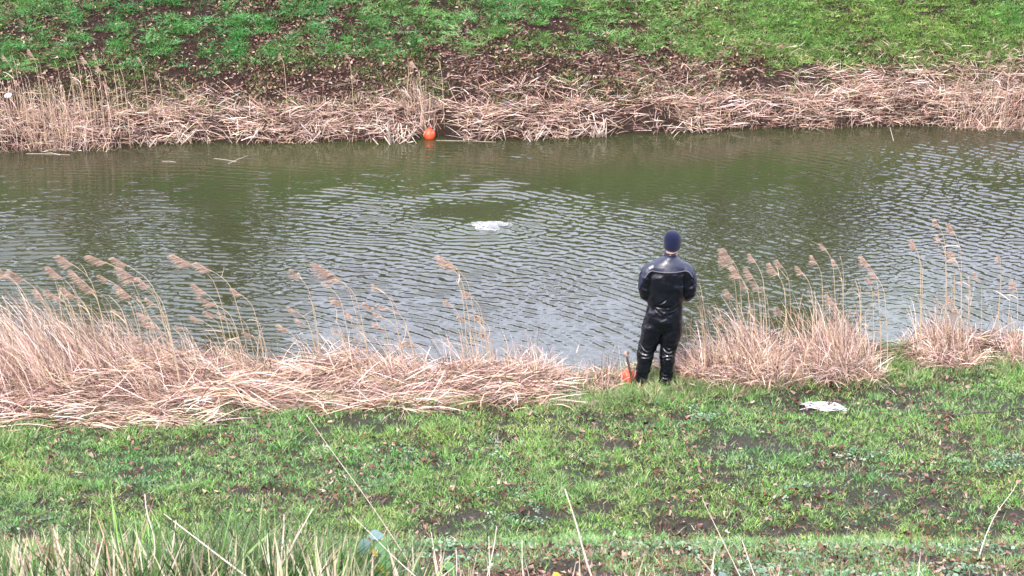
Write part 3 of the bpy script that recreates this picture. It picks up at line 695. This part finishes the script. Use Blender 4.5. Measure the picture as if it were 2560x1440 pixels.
# ------------------------------------------------------------------ orange floats
M_ORANGE = simple('orange_float', (1.1, .13, .035), .5, .35, (.75, .10, .045), 9, .001)
M_DARK = simple('dark_cord', (.02, .015, .02), .6, .3)
def uv_sphere(r, nu=28, nv=18, sx=1, sy=1, sz=1):
    V = [(0, 0, -r*sz)]
    for j in range(1, nv):
        t = -math.pi/2+math.pi*j/nv
        for i in range(nu): a = 2*math.pi*i/nu; V.append((r*sx*math.cos(t)*math.cos(a), r*sy*math.cos(t)*math.sin(a), r*sz*math.sin(t)))
    V.append((0, 0, r*sz)); Q = []; T = []
    for j in range(nv-2):
        for i in range(nu): a = 1+j*nu+i; b = 1+j*nu+(i+1) % nu; Q.append((a, b, b+nu, a+nu))
    for i in range(nu): T.append((0, 1+(i+1) % nu, 1+i)); l = 1+(nv-2)*nu; T.append((len(V)-1, l+i, l+(i+1) % nu))
    return np.array(V), np.array(Q), np.array(T)
def buoy(loc, r, label, rot, cord):
    e = empty('buoy', loc, label, 'buoy', 'orange marker floats'); e.rotation_euler = rot
    v, q, t = uv_sphere(r, sz=1.02); link('shell', np_mesh('shell', v, q, t, None, M_ORANGE, True), e)
    a = np.linspace(0, 2*math.pi, 33); ring = np.column_stack([np.cos(a)*r*1.002, np.sin(a)*r*1.002, a*0])
    tube_obj('seam', ring, .0035, M_ORANGE, e, sides=6)
    tube_obj('eyelet', np.column_stack([np.cos(a)*.018, a*0, r*1.06+np.sin(a)*.018]), .007, M_ORANGE, e, sides=6)
    if cord:
        pts = [(r*1.02*math.sin(t_)*.25, -r*1.02*math.cos(t_-.1), r*1.02*math.sin(t_)) for t_ in np.linspace(.1, 1.4, 14)]
        tube_obj('cord', pts, .004, M_DARK, e, sides=5)
p = on_water(1074, 345); buoy((p.x, p.y, .055), .094, 'round orange float lying in the water by the far straw', (R(-12), R(8), 0), True)
p = near(1577, 968); NB = Vector((p.x-.03, p.y+.11, p.z+.082)); buoy(NB, .084, 'orange float half hidden in grass beside the feet of the man', (R(30), R(20), 0), False)

# wooden stake
M_BARK = simple('stake_bark', (.07, .038, .028), .7, .3, (.14, .08, .06), 14, .004)
M_WOODP = simple('pale_wood', (.42, .27, .22), .7, .3, (.5, .36, .3), 20)
b = near(1582, 974); e = empty('wooden_stake', b, 'crooked dark wooden stake with pale broken top beside the orange float', 'stake')
t_ = at_y(1566, 884, b.y) - b
pts = curve_pts([(0, 0, -.05), (-.004, 0, .10), (t_[0]*.45, 0, t_[2]*.5), (t_[0]*.8, 0, t_[2]*.82), (t_[0], 0, t_[2])], 16)
pts += rng.normal(0, .0015, pts.shape)
tube_obj('shaft', pts, np.linspace(.015, .012, 16), M_BARK, e, sides=8)
k0 = pts[-1]; kn = tube_obj('knob', [k0+[.012, 0, -.05], k0+[0, 0, -.015], k0+[-.014, 0, .008], k0+[-.002, 0, .026]], [.010, .020, .021, .011], M_WOODP, e, sides=8)
tube_obj('twig_stub', [k0+[.006, 0, -.03], k0+[.02, 0, .005], k0+[.022, 0, .024]], [.009, .010, .006], M_BARK, e, sides=6)

# ------------------------------------------------------------------ white rope
M_ROPE = simple('white_rope', (.85, .83, .88), .8, .2, (.66, .64, .70), 40, .001, bscale=300)
c = near(2058, 1026); pts = []
rr = random.Random(3); path = [(-.27, -.09), (-.2, -.075), (-.12, -.05)]
for k in range(90):
    u = rr.random(); cx = rr.gauss(-.02, .10) if u < .6 else rr.gauss(.12, .06); cy = -cx*.22 + rr.gauss(.0, .055)
    path.append((max(-.22, min(.25, cx)), max(-.13, min(.14, cy))))
ext = [(-.20, .06), (-.24, .075), (-.21, .09), (-.13, .07), (.0, .11), (.07, .10), (.05, .06), (.15, .02), (.17, .055), (.13, .065), (.2, -.01), (.245, -.02), (.24, -.05)]
path += ext
ctrl = []
for i, (a_, b_) in enumerate(path): ctrl.append((a_, b_, .012 + .035*math.exp(-(a_/.15)**2-(b_/.08)**2)*rr.uniform(.2, 1.4)))
pts = curve_pts(ctrl, len(ctrl)*7); pts[:, 2] += z_near(c.x+pts[:, 0], c.y+pts[:, 1]) - c.z + .02
tag(tube_obj('rope', pts, .0038, M_ROPE, None, c, 5), 'loose heap of white rope on the grass right of the man', 'rope')

# ------------------------------------------------------------------ branches, stones, litter
M_BR = simple('dark_twig', (.045, .03, .03), .7, .3, (.09, .06, .05), 14)
def ground_line(name, pix, r, m, label, cat, lift=.03, group=None):
    P_ = np.array([near(*q) for q in pix]); c = Vector(P_[0]); P_ = curve_pts(P_ - P_[0], 24)
    P_[:, 2] = z_near(c.x+P_[:, 0], c.y+P_[:, 1]) - c.z + lift + rng.normal(0, .003, 24)
    return tag(tube_obj(name, P_, np.linspace(r, r*.4, 24), m, None, c, 6), label, cat, group)
ground_line('branch', [(2600,1030),(2520,1032),(2440,1040),(2360,1040),(2330,1034),(2290,1038)], .012, M_BR, 'long dark fallen branch lying along the grass at the right edge', 'branch', group='fallen sticks')
ground_line('branch', [(1905,1102),(1935,1098),(1975,1092)], .008, M_BR, 'short dark stick in the mud below the white rope', 'branch', group='fallen sticks')
ground_line('branch', [(2040,1062),(2060,1058),(2085,1054)], .006, M_BR, 'thin dark twig just under the white rope', 'branch', group='fallen sticks')
ground_line('branch', [(1440,1050),(1480,1040),(1530,1043),(1600,1033)], .006, M_BR, 'thin dark twig on the grass left of the muddy patch by the man', 'branch', group='fallen sticks')
ground_line('branch', [(1885,1338),(1930,1345),(1990,1350)], .008, M_BR, 'dark twig among dead leaves on the lower right slope', 'branch', group='fallen sticks')
def rock(name, loc, s, m, label, seed):
    v, q, t = uv_sphere(1, 18, 12); r_ = np.random.default_rng(seed); v = v*(1+.35*(vnoise(v[:, 0]*2+seed, v[:, 1]*2+v[:, 2]*1.7)-.5)[:, None])*np.array(s)
    return tag(link(name, np_mesh(name, v, q, t, None, m, True), None, loc), label, 'stone', 'stones in the far bank')
M_ROCK = simple('dark_stone', (.045, .035, .04), .8, .3, (.09, .07, .07), 12, .01)
p = far(1268, 272); rock('stone', p+Vector((0, .02, .0)), (.11, .08, .12), M_ROCK, 'dark rounded stone in the far bank straw right of the float', 3)
p = far(1470, 270); rock('stone', p+Vector((0, .03, 0)), (.10, .07, .09), M_ROCK, 'dark hollow stone sunk in the far bank, right of the rounded one', 8)
M_PLAST = simple('white_plastic', (.75, .75, .78), .5, .4, (.6, .6, .65), 10)
p = far(22, 246); tag(put_leaf(p+Vector((0, -.03, .05)), .13, 'litter_scrap', np_mesh('litter_scrap', *uv_sphere(.5, 8, 6, sz=.3), None, M_PLAST)), 'white scrap of litter at the left edge of the far bank', 'litter')

# bubbles welling up over the diver
v0, q0, t0 = uv_sphere(1, 6, 4); parts = []
n = 3600
for k in range(n):
    a = random.uniform(0, 6.28); r_ = math.sqrt(random.random())*(.9+.25*math.sin(3*a)+.15*math.sin(5*a+1))
    x = BOIL.x + math.cos(a)*r_*.29; y = BOIL.y + math.sin(a)*r_*.23
    if random.random() < r_**1.5*.8: continue
    s = random.uniform(.003, .009)
    parts.append((v0*np.array([s*1.5, s*1.2, s*.7]) + [x, y, 0], q0, t0))
V, Q, T = merge(parts); cen = V.reshape(-1, len(v0), 3).mean(1); wz = water_z(cen[:, 0].copy(), cen[:, 1].copy()); V[:, 2] += np.repeat(wz, len(v0)) + .002
M_FOAM = simple('foam', (.42, .42, .44), .35, .5, (.24, .25, .25), 8)
V -= np.array(BOIL); tag(link('bubbles', np_mesh('bubbles', V, Q, T, None, M_FOAM, True), None, BOIL), 'white patch of air bubbles boiling up in the canal', 'bubbles', kind='stuff')

# ------------------------------------------------------------------ foreground stalks and leaves
def fg_stalk(x0, y0, x1, y1, dist, r, label, m=M_STEM2, kink=None):
    top = at_y(x0, y0, dist); low = at_y(x1, y1, dist*.985); d = (low-top)
    z0 = float(z_near(low.x, low.y)); t = 1
    for _ in range(200):
        q = top + d*t
        if q.z <= float(z_near(q.x, q.y))-.02: break
        t += .03
    base = top + d*t; L = np.array(top-base)
    j_ = random.gauss(0, .02); ctrl = [np.zeros(3), L*.3+[j_, 0, 0], L*.6+[j_*1.3, 0, 0], L*.85+[j_*.3, 0, 0], L]
    o = tube_obj('dry_stalk', curve_pts(ctrl, 12), np.linspace(r*.85, r*.35, 12), m, None, base, 6)
    return tag(o, label, 'dry stalk', 'dry stalks rising in the foreground')
FS = [(765,1035,985,1365,11.5,.0045,'longest thin dry stalk slanting across the lower grass'), (1412,1222,1495,1445,9.5,.008,'thick grey-brown stalk leaning left at the bottom middle'),
      (1757,1250,1850,1445,10.5,.0045,'slim dry stalk leaning left at the bottom right of middle'), (1855,1350,1885,1445,10.5,.006,'short pale stalk right of the slim leaning one'),
      (362,1235,355,1445,8.6,.006,'tallest upright pale stalk in the left tussock'), (783,1270,700,1420,8.6,.0055,'pale stalk leaning right beside the left tussock'),
      (710,1285,718,1440,8.6,.006,'upright pale stalk left of the right-leaning one'), (1242,1315,1232,1445,9.2,.005,'upright thin stalk at the bottom middle'),
      (1222,1340,1225,1445,9.2,.004,'second thin stalk beside the upright one at the bottom middle'), (1078,1330,1092,1445,9.2,.005,'thin stalk just right of the broad green leaves'),
      (1140,1370,1150,1445,9.2,.005,'bent pale stalk left of the upright pair'), (1305,1350,1302,1445,9.2,.004,'pale wispy stalk right of the upright pair'),
      (2545,1205,2515,1265,17.2,.007,'short leaning stalk at the right edge'), (880,1290,925,1330,9.0,.004,'short stalk pointing at the broad green leaves'),
      (410,1285,470,1330,8.6,.006,'pale stalk leaning left in the left tussock'), (440,1300,425,1445,8.6,.007,'thick upright pale stalk in the left tussock'),
      (1745,1390,1790,1445,10.5,.004,'wispy stalk at the bottom edge right of middle')]
for a in FS: fg_stalk(*a)
# stubble of cut reed in the tussock
G = Strands(); n = 1300
px_ = np.concatenate([rng.uniform(0, 900, 1100), rng.uniform(0, 60, 45), rng.uniform(820, 1200, 100), rng.uniform(1200, 2560, 55)]); py_ = 1300 + 140*rng.random(n)**.8 + 30*(px_ > 850) + 30*(px_ > 1500)
T_ = np.array([at_y(a, b, random.uniform(8.2, 9.6)) for a, b in zip(px_, py_)]); n = len(T_)
d = np.column_stack([rng.normal(0, .22, n), rng.normal(0, .15, n), -np.ones(n)]); base = T_ + d*.6
G.add(base, T_-base, .6*rng.uniform(.9, 1.05, n), .0115*rng.uniform(.6, 1.3, n), rng.normal(0, .1, (n, 3)), pick(np.array([(.95,.88,.56), (1.05,.92,.68), (.8,.7,.42), (.95,.75,.58)]), n), 4, .15)
o = G.build('cut_stubble', M_STRAW); tag(o, 'pale cut stubble standing in the foreground tussock', 'stubble', kind='stuff')

def broad_leaf(parent, p, ax, L, w, m, n=(0, -.5, .8), name='leaf'):
    ax = norm(np.array(ax, float)); nn = np.array(n, float); s_ = norm(np.cross(ax, nn)); nn = np.cross(s_, ax); V = []; K = 8
    for i in range(K+1):
        t = i/K; wd = w*math.sin(math.pi*t**.8)**.8*.5 if 0 < t < 1 else .001
        ce = np.array(p) + ax*L*t - nn*L*.22*t*t
        V += [ce - s_*wd + nn*wd*.35, ce, ce + s_*wd + nn*wd*.35]
    Q = []
    for i in range(K): a = 3*i; Q += [(a, a+1, a+4, a+3), (a+1, a+2, a+5, a+4)]
    return link(name, np_mesh(name, np.array(V), np.array(Q), None, None, m, True), parent)
M_BLUELEAF = simple('grey_green_leaf', (.12, .22, .19), .45, .4, (.16, .26, .25), 30)
M_GREENLEAF = simple('green_leaf', (.10, .26, .07), .4, .4, (.14, .30, .10), 30)
M_YEL = simple('yellow_leaf', (.55, .42, .04), .5, .3, (.4, .38, .05), 25)
c = at_y(925, 1345, 8.9); base = Vector((c.x, c.y, float(z_near(c.x, c.y))))
e = empty('bramble', base, 'bramble sprig with broad grey-green leaves at the bottom middle', 'plant')
h = c - base
tube_obj('stem', curve_pts([(0, 0, 0), (.03, .0, h.z*.5), (0, 0, h.z*.9), (-.012, 0, h.z*1.0)], 10), .003, simple('bramble_stem', (.12, .2, .06), .5), e)
for (dx, dz, ax, L, w, m) in [(-.01, .0, (-.35, -.3, -.8), .085, .06, M_BLUELEAF), (-.005, .01, (.9, .1, .05), .07, .055, M_BLUELEAF), (.02, -.01, (.75, -.2, -.75), .12, .055, M_GREENLEAF),
                              (.04, -.10, (.6, -.3, -.4), .07, .05, M_GREENLEAF), (.03, -.14, (.8, -.2, -.5), .07, .025, M_YEL), (.0, -.05, (.7, -.4, -.6), .05, .02, M_YEL)]:
    broad_leaf(e, (dx, 0, h.z+dz), ax, L, w, m)
for (px, py, m, lab) in [(1385,1430,M_YEL,'yellow leaf standing at the bottom edge'), (1800,1430,M_BLUELEAF,'blue-green leaf tip at the bottom edge right of middle'),
                         (1120,1405,M_GREENLEAF,'green leaf with yellow edge at the bottom right of the bramble'), (310,1375,M_YEL,'yellowing leaf in the left tussock'), (115,1420,M_BLUELEAF,'grey-green leaf low in the left corner')]:
    c = at_y(px, py, 9.0); base = Vector((c.x, c.y, float(z_near(c.x, c.y)))); e = empty('broad_leaf', base, lab, 'leaf'); h = c-base
    tube_obj('stalk', [(0, 0, 0), (.01, 0, h.z*.5), (0, 0, h.z)], .0025, M_STEM, e); broad_leaf(e, (0, 0, h.z), (.3, -.3, -.6), .07, .045, m)
for (px, py, lab) in [(125,1385,'large red-brown dead leaf caught upright in the left tussock'), (232,1375,'reddish dead leaf beside the pale stubble in the left tussock'), (85,1405,'dark crumpled leaf in the bottom left corner'), (190,1405,'pale brown leaf low in the left tussock')]:
    c = at_y(px, py, 8.7); o = put_leaf(c, .10); o.rotation_euler = (R(60), .3, random.uniform(-1, 1)); tag(o, lab, 'leaf')

# ------------------------------------------------------------------ the man
def loft(rings, n=28):
    V = []
    for (x, y, z, rx, ry) in rings:
        for k in range(n):
            a = 2*math.pi*k/n; V.append((x+rx*math.cos(a), y+ry*math.sin(a), z))
    m_ = len(rings); Q = [(i*n+k, i*n+(k+1) % n, (i+1)*n+(k+1) % n, (i+1)*n+k) for i in range(m_-1) for k in range(n)]
    V.append(rings[0][:3]); V.append(rings[-1][:3]); T = []
    for k in range(n): T.append((m_*n, (k+1) % n, k)); T.append((m_*n+1, (m_-1)*n+k, (m_-1)*n+(k+1) % n))
    return np.array(V, float), np.array(Q), np.array(T)
def limb(ctrl, rad, n=20, sides=16):
    pts = curve_pts(ctrl, n); r_ = np.interp(np.linspace(0, 1, n), np.linspace(0, 1, len(rad)), rad); return tube(pts, r_, sides)
def ball(c, r, s=(1, 1, 1)):
    v, q, t = uv_sphere(r, 20, 14); return v*np.array(s)+np.array(c), q, t
def remesh(parts, vox, smooth=4):
    me = np_mesh('tmp', *merge(parts)); o = link('tmp', me)
    md = o.modifiers.new('r', 'REMESH'); md.mode = 'VOXEL'; md.voxel_size = vox
    ms = o.modifiers.new('s', 'SMOOTH'); ms.iterations = smooth; ms.factor = .5
    dg = bpy.context.evaluated_depsgraph_get(); res = bpy.data.meshes.new_from_object(o.evaluated_get(dg))
    bpy.data.objects.remove(o); res.polygons.foreach_set('use_smooth', np.ones(len(res.polygons), bool)); return res
def co(me): a = np.zeros(len(me.vertices)*3, np.float32); me.vertices.foreach_get('co', a); return a.reshape(-1, 3).astype(float)
def nrm(me): a = np.zeros(len(me.vertices)*3, np.float32); me.vertices.foreach_get('normal', a); return a.reshape(-1, 3).astype(float)

pb = near(1640, 968); pb = Vector((at_y(1640, 968, pb.y).x, pb.y, float(z_near(pb.x, pb.y))+.0))
man = empty('person', pb, 'man in glossy black drysuit and navy beanie standing at the water, back turned', 'person')
HX = .137
# body: one continuous skin
arms = []
def arm_path(s):
    cx = .10
    return [(cx+s*.13, 0, 1.40), (cx+s*.225, -.005, 1.28), (cx+s*.235, .02, 1.12), (cx+s*.17, .16, 1.08), (cx+s*.085, .27, 1.07)]
def hand(s):
    w = np.array([.10+s*.075, .28, 1.065]); out = []
    dirn = norm(np.array([-s*.75, .35, -.15])); side = np.array([0, .25, -1.]); side = norm(side - dirn*np.dot(side, dirn)); cu = norm(np.cross(dirn, side))*(-s)
    off = np.array([0, .035, 0]) if s > 0 else np.zeros(3); w = w+off
    pal = [tuple(w), tuple(w+dirn*.045), tuple(w+dirn*.085)]
    for j, ln in enumerate([.062, .074, .07, .055]):
        r0 = w + side*(j-1.5)*.021; kn = r0 + dirn*.085
        out.append(limb([r0+dirn*.01, r0+dirn*.05, kn], [.013, .0125, .011], 8, 8))
        out.append(limb([kn, kn+dirn*ln*.45, kn+dirn*ln*.75-cu*ln*.25, kn+dirn*ln*.85-cu*ln*.6], [.0095, .0088, .008, .0065], 12, 8))
    th = w + side*(-1.6)*.018 + dirn*.02
    out.append(limb([th, th-side*.02+dirn*.025-cu*.008, th-side*.028+dirn*.055-cu*.02], [.013, .0105, .008], 10, 8))
    return out
head_c = (HX, .015, 1.70)
bparts = [ball(head_c, .1, (.76, .94, 1.12)), ball((HX, .045, 1.645), .07, (.80, .85, .85)),
          limb([(HX-.01, -.012, 1.50), (HX-.004, -.006, 1.56), (HX, .005, 1.65)], [.062, .062, .064]),
          ball((HX, .118, 1.69), .016, (.8, 1.1, 1.5)),                                   # nose
          ball((HX-.08, .01, 1.69), .026, (.35, .7, 1.15)), ball((HX+.08, .01, 1.69), .026, (.35, .7, 1.15)),   # ears
          ball((HX, .098, 1.648), .018, (1.4, .5, .45)),                                   # lips
          ball((HX-.03, .088, 1.712), .016, (1.2, .7, .7)), ball((HX+.03, .088, 1.712), .016, (1.2, .7, .7)),
          loft([(.075, 0, .74, .15, .10), (.08, 0, .95, .155, .10), (.09, 0, 1.2, .16, .10), (.10, 0, 1.38, .14, .08), (.11, 0, 1.46, .08, .055), (.118, 0, 1.54, .06, .06)]),
          limb([(-.02, 0, .80), (-.08, 0, .6), (-.12, .02, .43), (-.145, 0, .25), (-.165, 0, .08)], [.09, .08, .055, .05, .04]),
          limb([(.16, 0, .80), (.14, 0, .6), (.12, .02, .43), (.11, 0, .25), (.097, 0, .06)], [.09, .08, .055, .05, .04]),
          limb([(-.165, -.03, .05), (-.17, .05, .04), (-.18, .14, .03)], [.035, .04, .028]), limb([(.097, -.03, .04), (.1, .05, .03), (.105, .14, .02)], [.035, .04, .028])]
for s in (-1, 1):
    bparts.append(limb(arm_path(s), [.04, .045, .04, .032, .026])); bparts += hand(s)
M_SKIN = simple('skin', (.62, .36, .30), .5, .4, (.68, .42, .36), 12)
M_SKIN.node_tree.nodes['Principled BSDF'].inputs['Subsurface Weight'].default_value = .1
body = remesh(bparts, .0045, 2); body.materials.append(M_SKIN); link('body', body, man)
M_HAIR = simple('hair', (.05, .03, .02), .8, .2)
for s in (-1, 1):
    link('eye', np_mesh('eye', *ball((HX+s*.03, .101, 1.713), .006), None, simple('eye_dark', (.03, .02, .02), .2), True), man)
# drysuit
sparts = [loft([(.065, 0, .66, .13, .10), (.07, 0, .74, .185, .135), (.07, -.005, .82, .208, .155), (.075, -.003, .90, .205, .148), (.08, 0, .965, .196, .14), (.08, 0, .99, .192, .137), (.08, 0, 1.02, .203, .15),
                (.085, 0, 1.10, .212, .155), (.09, 0, 1.2, .213, .155), (.095, 0, 1.32, .208, .148), (.10, 0, 1.39, .20, .135), (.10, 0, 1.435, .198, .12), (.103, -.002, 1.47, .175, .105), (.108, -.004, 1.505, .125, .088), (.12, -.006, 1.545, .068, .072), (.125, -.006, 1.585, .062, .068)]),
          limb([(-.02, 0, .80), (-.055, -.005, .68), (-.085, 0, .55), (-.12, .0, .43), (-.142, -.01, .27), (-.158, 0, .15), (-.163, 0, .04)], [.125, .126, .112, .096, .084, .072, .063], 30),
          limb([(.165, 0, .80), (.155, -.005, .68), (.14, 0, .55), (.122, .0, .43), (.116, -.01, .27), (.104, 0, .15), (.098, 0, .03)], [.122, .122, .107, .093, .083, .074, .065], 30)]
for s in (-1, 1):
    cx = .10
    sparts.append(limb([(cx+s*.14, 0, 1.42), (cx+s*.215, -.005, 1.36), (cx+s*.243, -.01, 1.22), (cx+s*.225, .01, 1.09), (cx+s*.16, .15, 1.05), (cx+s*.095, .25, 1.06)], [.07, .078, .075, .07, .06, .042], 30))
suit = remesh(sparts, .0065, 7)
v = co(suit); nn = nrm(suit); x, y, z = v.T; dsp = np.zeros(len(v))
def leg_side(cx_, sgn): return np.exp(-((x-cx_)/.1)**4)
def fold(z0, cx_, curv, A, s, tilt=0, hw=.1, back=True):
    zc = z0 + curv*(x-cx_)**2*10 + tilt*(x-cx_); f = np.exp(-((z-zc)/s)**2) - .8*np.exp(-((z-zc+1.7*s)/s)**2)
    m = np.exp(-((x-cx_)/hw)**4);  return .62*A*f*m
lx = lambda zz: np.interp(zz, [.04, .15, .27, .43, .55, .68, .8], [-.163, -.158, -.142, -.12, -.085, -.055, -.02])
rx_ = lambda zz: np.interp(zz, [.03, .15, .27, .43, .55, .68, .8], [.098, .104, .116, .122, .14, .155, .165])
arm_mask = (z > .98)
for (z0, cu, A, s, t_) in [(.50, 1.4, .011, .016, .15), (.455, 1.2, .012, .014, -.1), (.415, .8, .012, .012, .2), (.38, -.5, .008, .012, 0), (.335, .9, .005, .02, .1), (.21, .6, .007, .014, .35), (.165, .9, .010, .013, -.2), (.125, .7, .011, .012, .4), (.085, .4, .010, .012, -.1), (.58, .9, .005, .02, -.2)]:
    dsp += np.where(arm_mask, 0, fold(z0, lx(z0), cu, A, s, t_, .085))
for (z0, cu, A, s, t_) in [(.53, 1.6, .011, .016, -.2), (.48, 1.3, .012, .014, .1), (.435, .9, .012, .012, -.1), (.40, -.5, .009, .011, .1), (.36, .8, .006, .015, 0), (.20, .8, .009, .014, -.3), (.16, .9, .011, .012, .2), (.115, .8, .011, .013, -.2), (.07, .4, .009, .012, .2), (.60, .8, .006, .02, .3)]:
    dsp += np.where(arm_mask, 0, fold(z0, rx_(z0), cu, A, s, t_, .085))
dsp += fold(.993, .08, .10, -.005, .012, .05, .20)
dsp += fold(1.03, .02, .5, .009, .012, .45, .07) + fold(1.06, -.0, .3, .006, .014, .5, .08) + fold(1.05, .18, .3, .007, .014, -.5, .07)
dsp += fold(.94, .03, .4, .006, .014, -.5, .09) + fold(.945, .16, .5, .006, .014, .4, .07) + fold(.72, .13, .8, .006, .016, .5, .07)+ fold(.70, -.0, .8, .005, .018, -.5, .07)
for s in (-1, 1):
    ax_ = np.exp(-((np.abs(x-.10)-.26)/.05)**2)
    for (z0, A) in [(1.32, .004), (1.24, .006), (1.18, .007), (1.12, .007), (1.07, .006)]:
        dsp += ax_*(np.sign(x-.1) == s)*fold(z0+.01*s, .10+s*.25, .0, A, .014, s*.5, .1)
dsp += ((fbm(x*7+y*5+3, z*9+y*4+x*3, 2)-.5)*.020 + (fbm(x*16+z*6, z*20-x*9+y*6, 2)-.5)*.008)*(1 - .75*sstep(1.34, 1.42, z))
v2 = v + nn*dsp[:, None]; suit.vertices.foreach_set('co', v2.astype(np.float32).ravel()); suit.update()
def suit_mat(name, c0, c1, rough, r2, bump):
    m = simple(name, tuple(v/ALB*.35 for v in c0), rough, .32, tuple(v/ALB*.35 for v in c1), 8, bump, bscale=14); p = m.node_tree.nodes['Principled BSDF']; p.inputs['Coat Weight'].default_value = r2; p.inputs['Coat Roughness'].default_value = .2; return m
M_SUIT = suit_mat('black_rubber', (.004, .005, .011), (.007, .008, .016), .23, .16, .003)
M_YOKE = simple('blue_grey_neoprene', (.010, .012, .034), .34, .42, (.018, .022, .052), 12, .002, bscale=30)
M_PIPE = simple('grey_piping', (.13, .125, .15), .5, .4)
suit.materials.append(M_SUIT); so = link('drysuit', suit, man)
def zp(xx):
    a = np.maximum(np.abs(np.asarray(xx)-.105)-.185, 0); return 1.398 - 14*a*a
# yoke: the shoulder panel, laid 3 mm over the suit
poly = [p_.vertices[:] for p_ in suit.polygons]; cz = v2[:, 2]; vv = v2 + nn*.0035
fa = [f for f in poly if all((cz[i] > zp(v2[i, 0]) and cz[i] < 1.578) for i in f)]
used = sorted({i for f in fa for i in f}); mp_ = {i: k for k, i in enumerate(used)}
q4 = np.array([[mp_[i] for i in f] for f in fa if len(f) == 4])
yo = np_mesh('yoke', vv[used], q4, None, None, M_YOKE, True); yob = link('yoke', yo, so)
bv = BVHTree.FromPolygons([Vector(a) for a in v2], poly)
for dirn, y0 in ((1, -1), (-1, 1)):
    pts = []
    for xx in np.linspace(-.155, .365, 70):
        h_ = bv.ray_cast(Vector((xx, y0, float(zp(xx)))), Vector((0, dirn, 0)), 1.2)
        if h_[0] and abs(h_[0].y) < .2: pts.append(np.array(h_[0])+np.array(h_[1])*.004)
    if len(pts) > 5:
        pts = np.array(pts); sm = pts.copy(); sm[1:-1] = (pts[:-2]+pts[1:-1]+pts[2:])/3
        tube_obj('piping', sm, .0055, M_PIPE, so, sides=6)
a = np.linspace(0, 2*math.pi, 33)
tube_obj('neck_seal', np.column_stack([.126+np.cos(a)*.062, -.006+np.sin(a)*.067, 1.588+a*0]), .006, M_SUIT, so, sides=8)
M_BOOT = simple('boot_rubber', (.006, .006, .009), .4, .5)
for (bx_, bz_, yy_) in ((-.164, 0.0, .0), (.099, -.01, .0)):
    b_ = remesh([limb([(bx_, -.005, .12), (bx_, -.01, .06)], [.062, .062]), limb([(bx_, -.05, .045), (bx_-.004, .04, .045), (bx_-.01, .16, .035)], [.045, .05, .038]), limb([(bx_, -.06, .018), (bx_-.004, .05, .018), (bx_-.01, .18, .016)], [.035, .045, .035])], .006, 3)
    b_.materials.append(M_BOOT); link('boot', b_, man, (0, yy_, bz_))
# beanie
def beanie():
    nu, nv = 64, 30; V = []
    for j in range(nv+1):
        t = j/nv; th = t*math.pi*.5
        for i in range(nu):
            a = 2*math.pi*i/nu; rib = 1+.02*math.cos(a*32)*(1 if t > .12 else .5)
            if t < .5: k = t/.5; rr_ = .96 + .06*math.sin(k*math.pi*.55); zz = -.055+.085*k
            else: k = (t-.5)/.5; rr_ = 1.01*math.cos(k*math.pi/2)**.75; zz = .03+.098*math.sin(k*math.pi/2)
            V.append((.094*rr_*rib*math.cos(a), .106*rr_*rib*math.sin(a), zz*.94 - (.02*(1-t) if math.sin(a) < 0 else 0)*abs(math.sin(a))))
    Q = [(j*nu+i, j*nu+(i+1) % nu, (j+1)*nu+(i+1) % nu, (j+1)*nu+i) for j in range(nv) for i in range(nu)]
    return np.array(V), np.array(Q)
V, Q = beanie(); M_BEAN = simple('navy_knit', (.0045, .0075, .032), .95, .1, (.008, .012, .046), 60, .0015, bscale=160, sheen=.1)
bo = link('beanie', np_mesh('beanie', V, Q, None, None, M_BEAN, True), man, (HX, .012, 1.705)); bo.rotation_euler = (R(6), R(2), 0)
a = np.linspace(0, 2*math.pi, 49)
tube_obj('rim', np.column_stack([.090*np.cos(a), .101*np.sin(a), -.052-.02*np.abs(np.sin(a))*(np.sin(a) < 0)]), .0045, M_BEAN, bo, sides=6)
# signal rope from his hands down to the water
M_LINE = simple('tan_line', (.28, .22, .13), .8, .2)
l0 = pb + Vector((.06, .37, 1.03)); wtr = on_water(1600, 935)
l1 = pb + Vector((-.03, .36, .30)); l2 = Vector((pb.x-.12, pb.y+.62, .02))
pts = curve_pts([np.array(l0-l0), np.array(l0.lerp(l1, .5)-l0)+[.004, 0, 0], np.array(l1-l0), np.array(l2-l0)], 20)
tag(tube_obj('line', pts, .004, M_LINE, None, l0, 5), 'thin tan line hanging from the man\'s hands down between his legs', 'line')
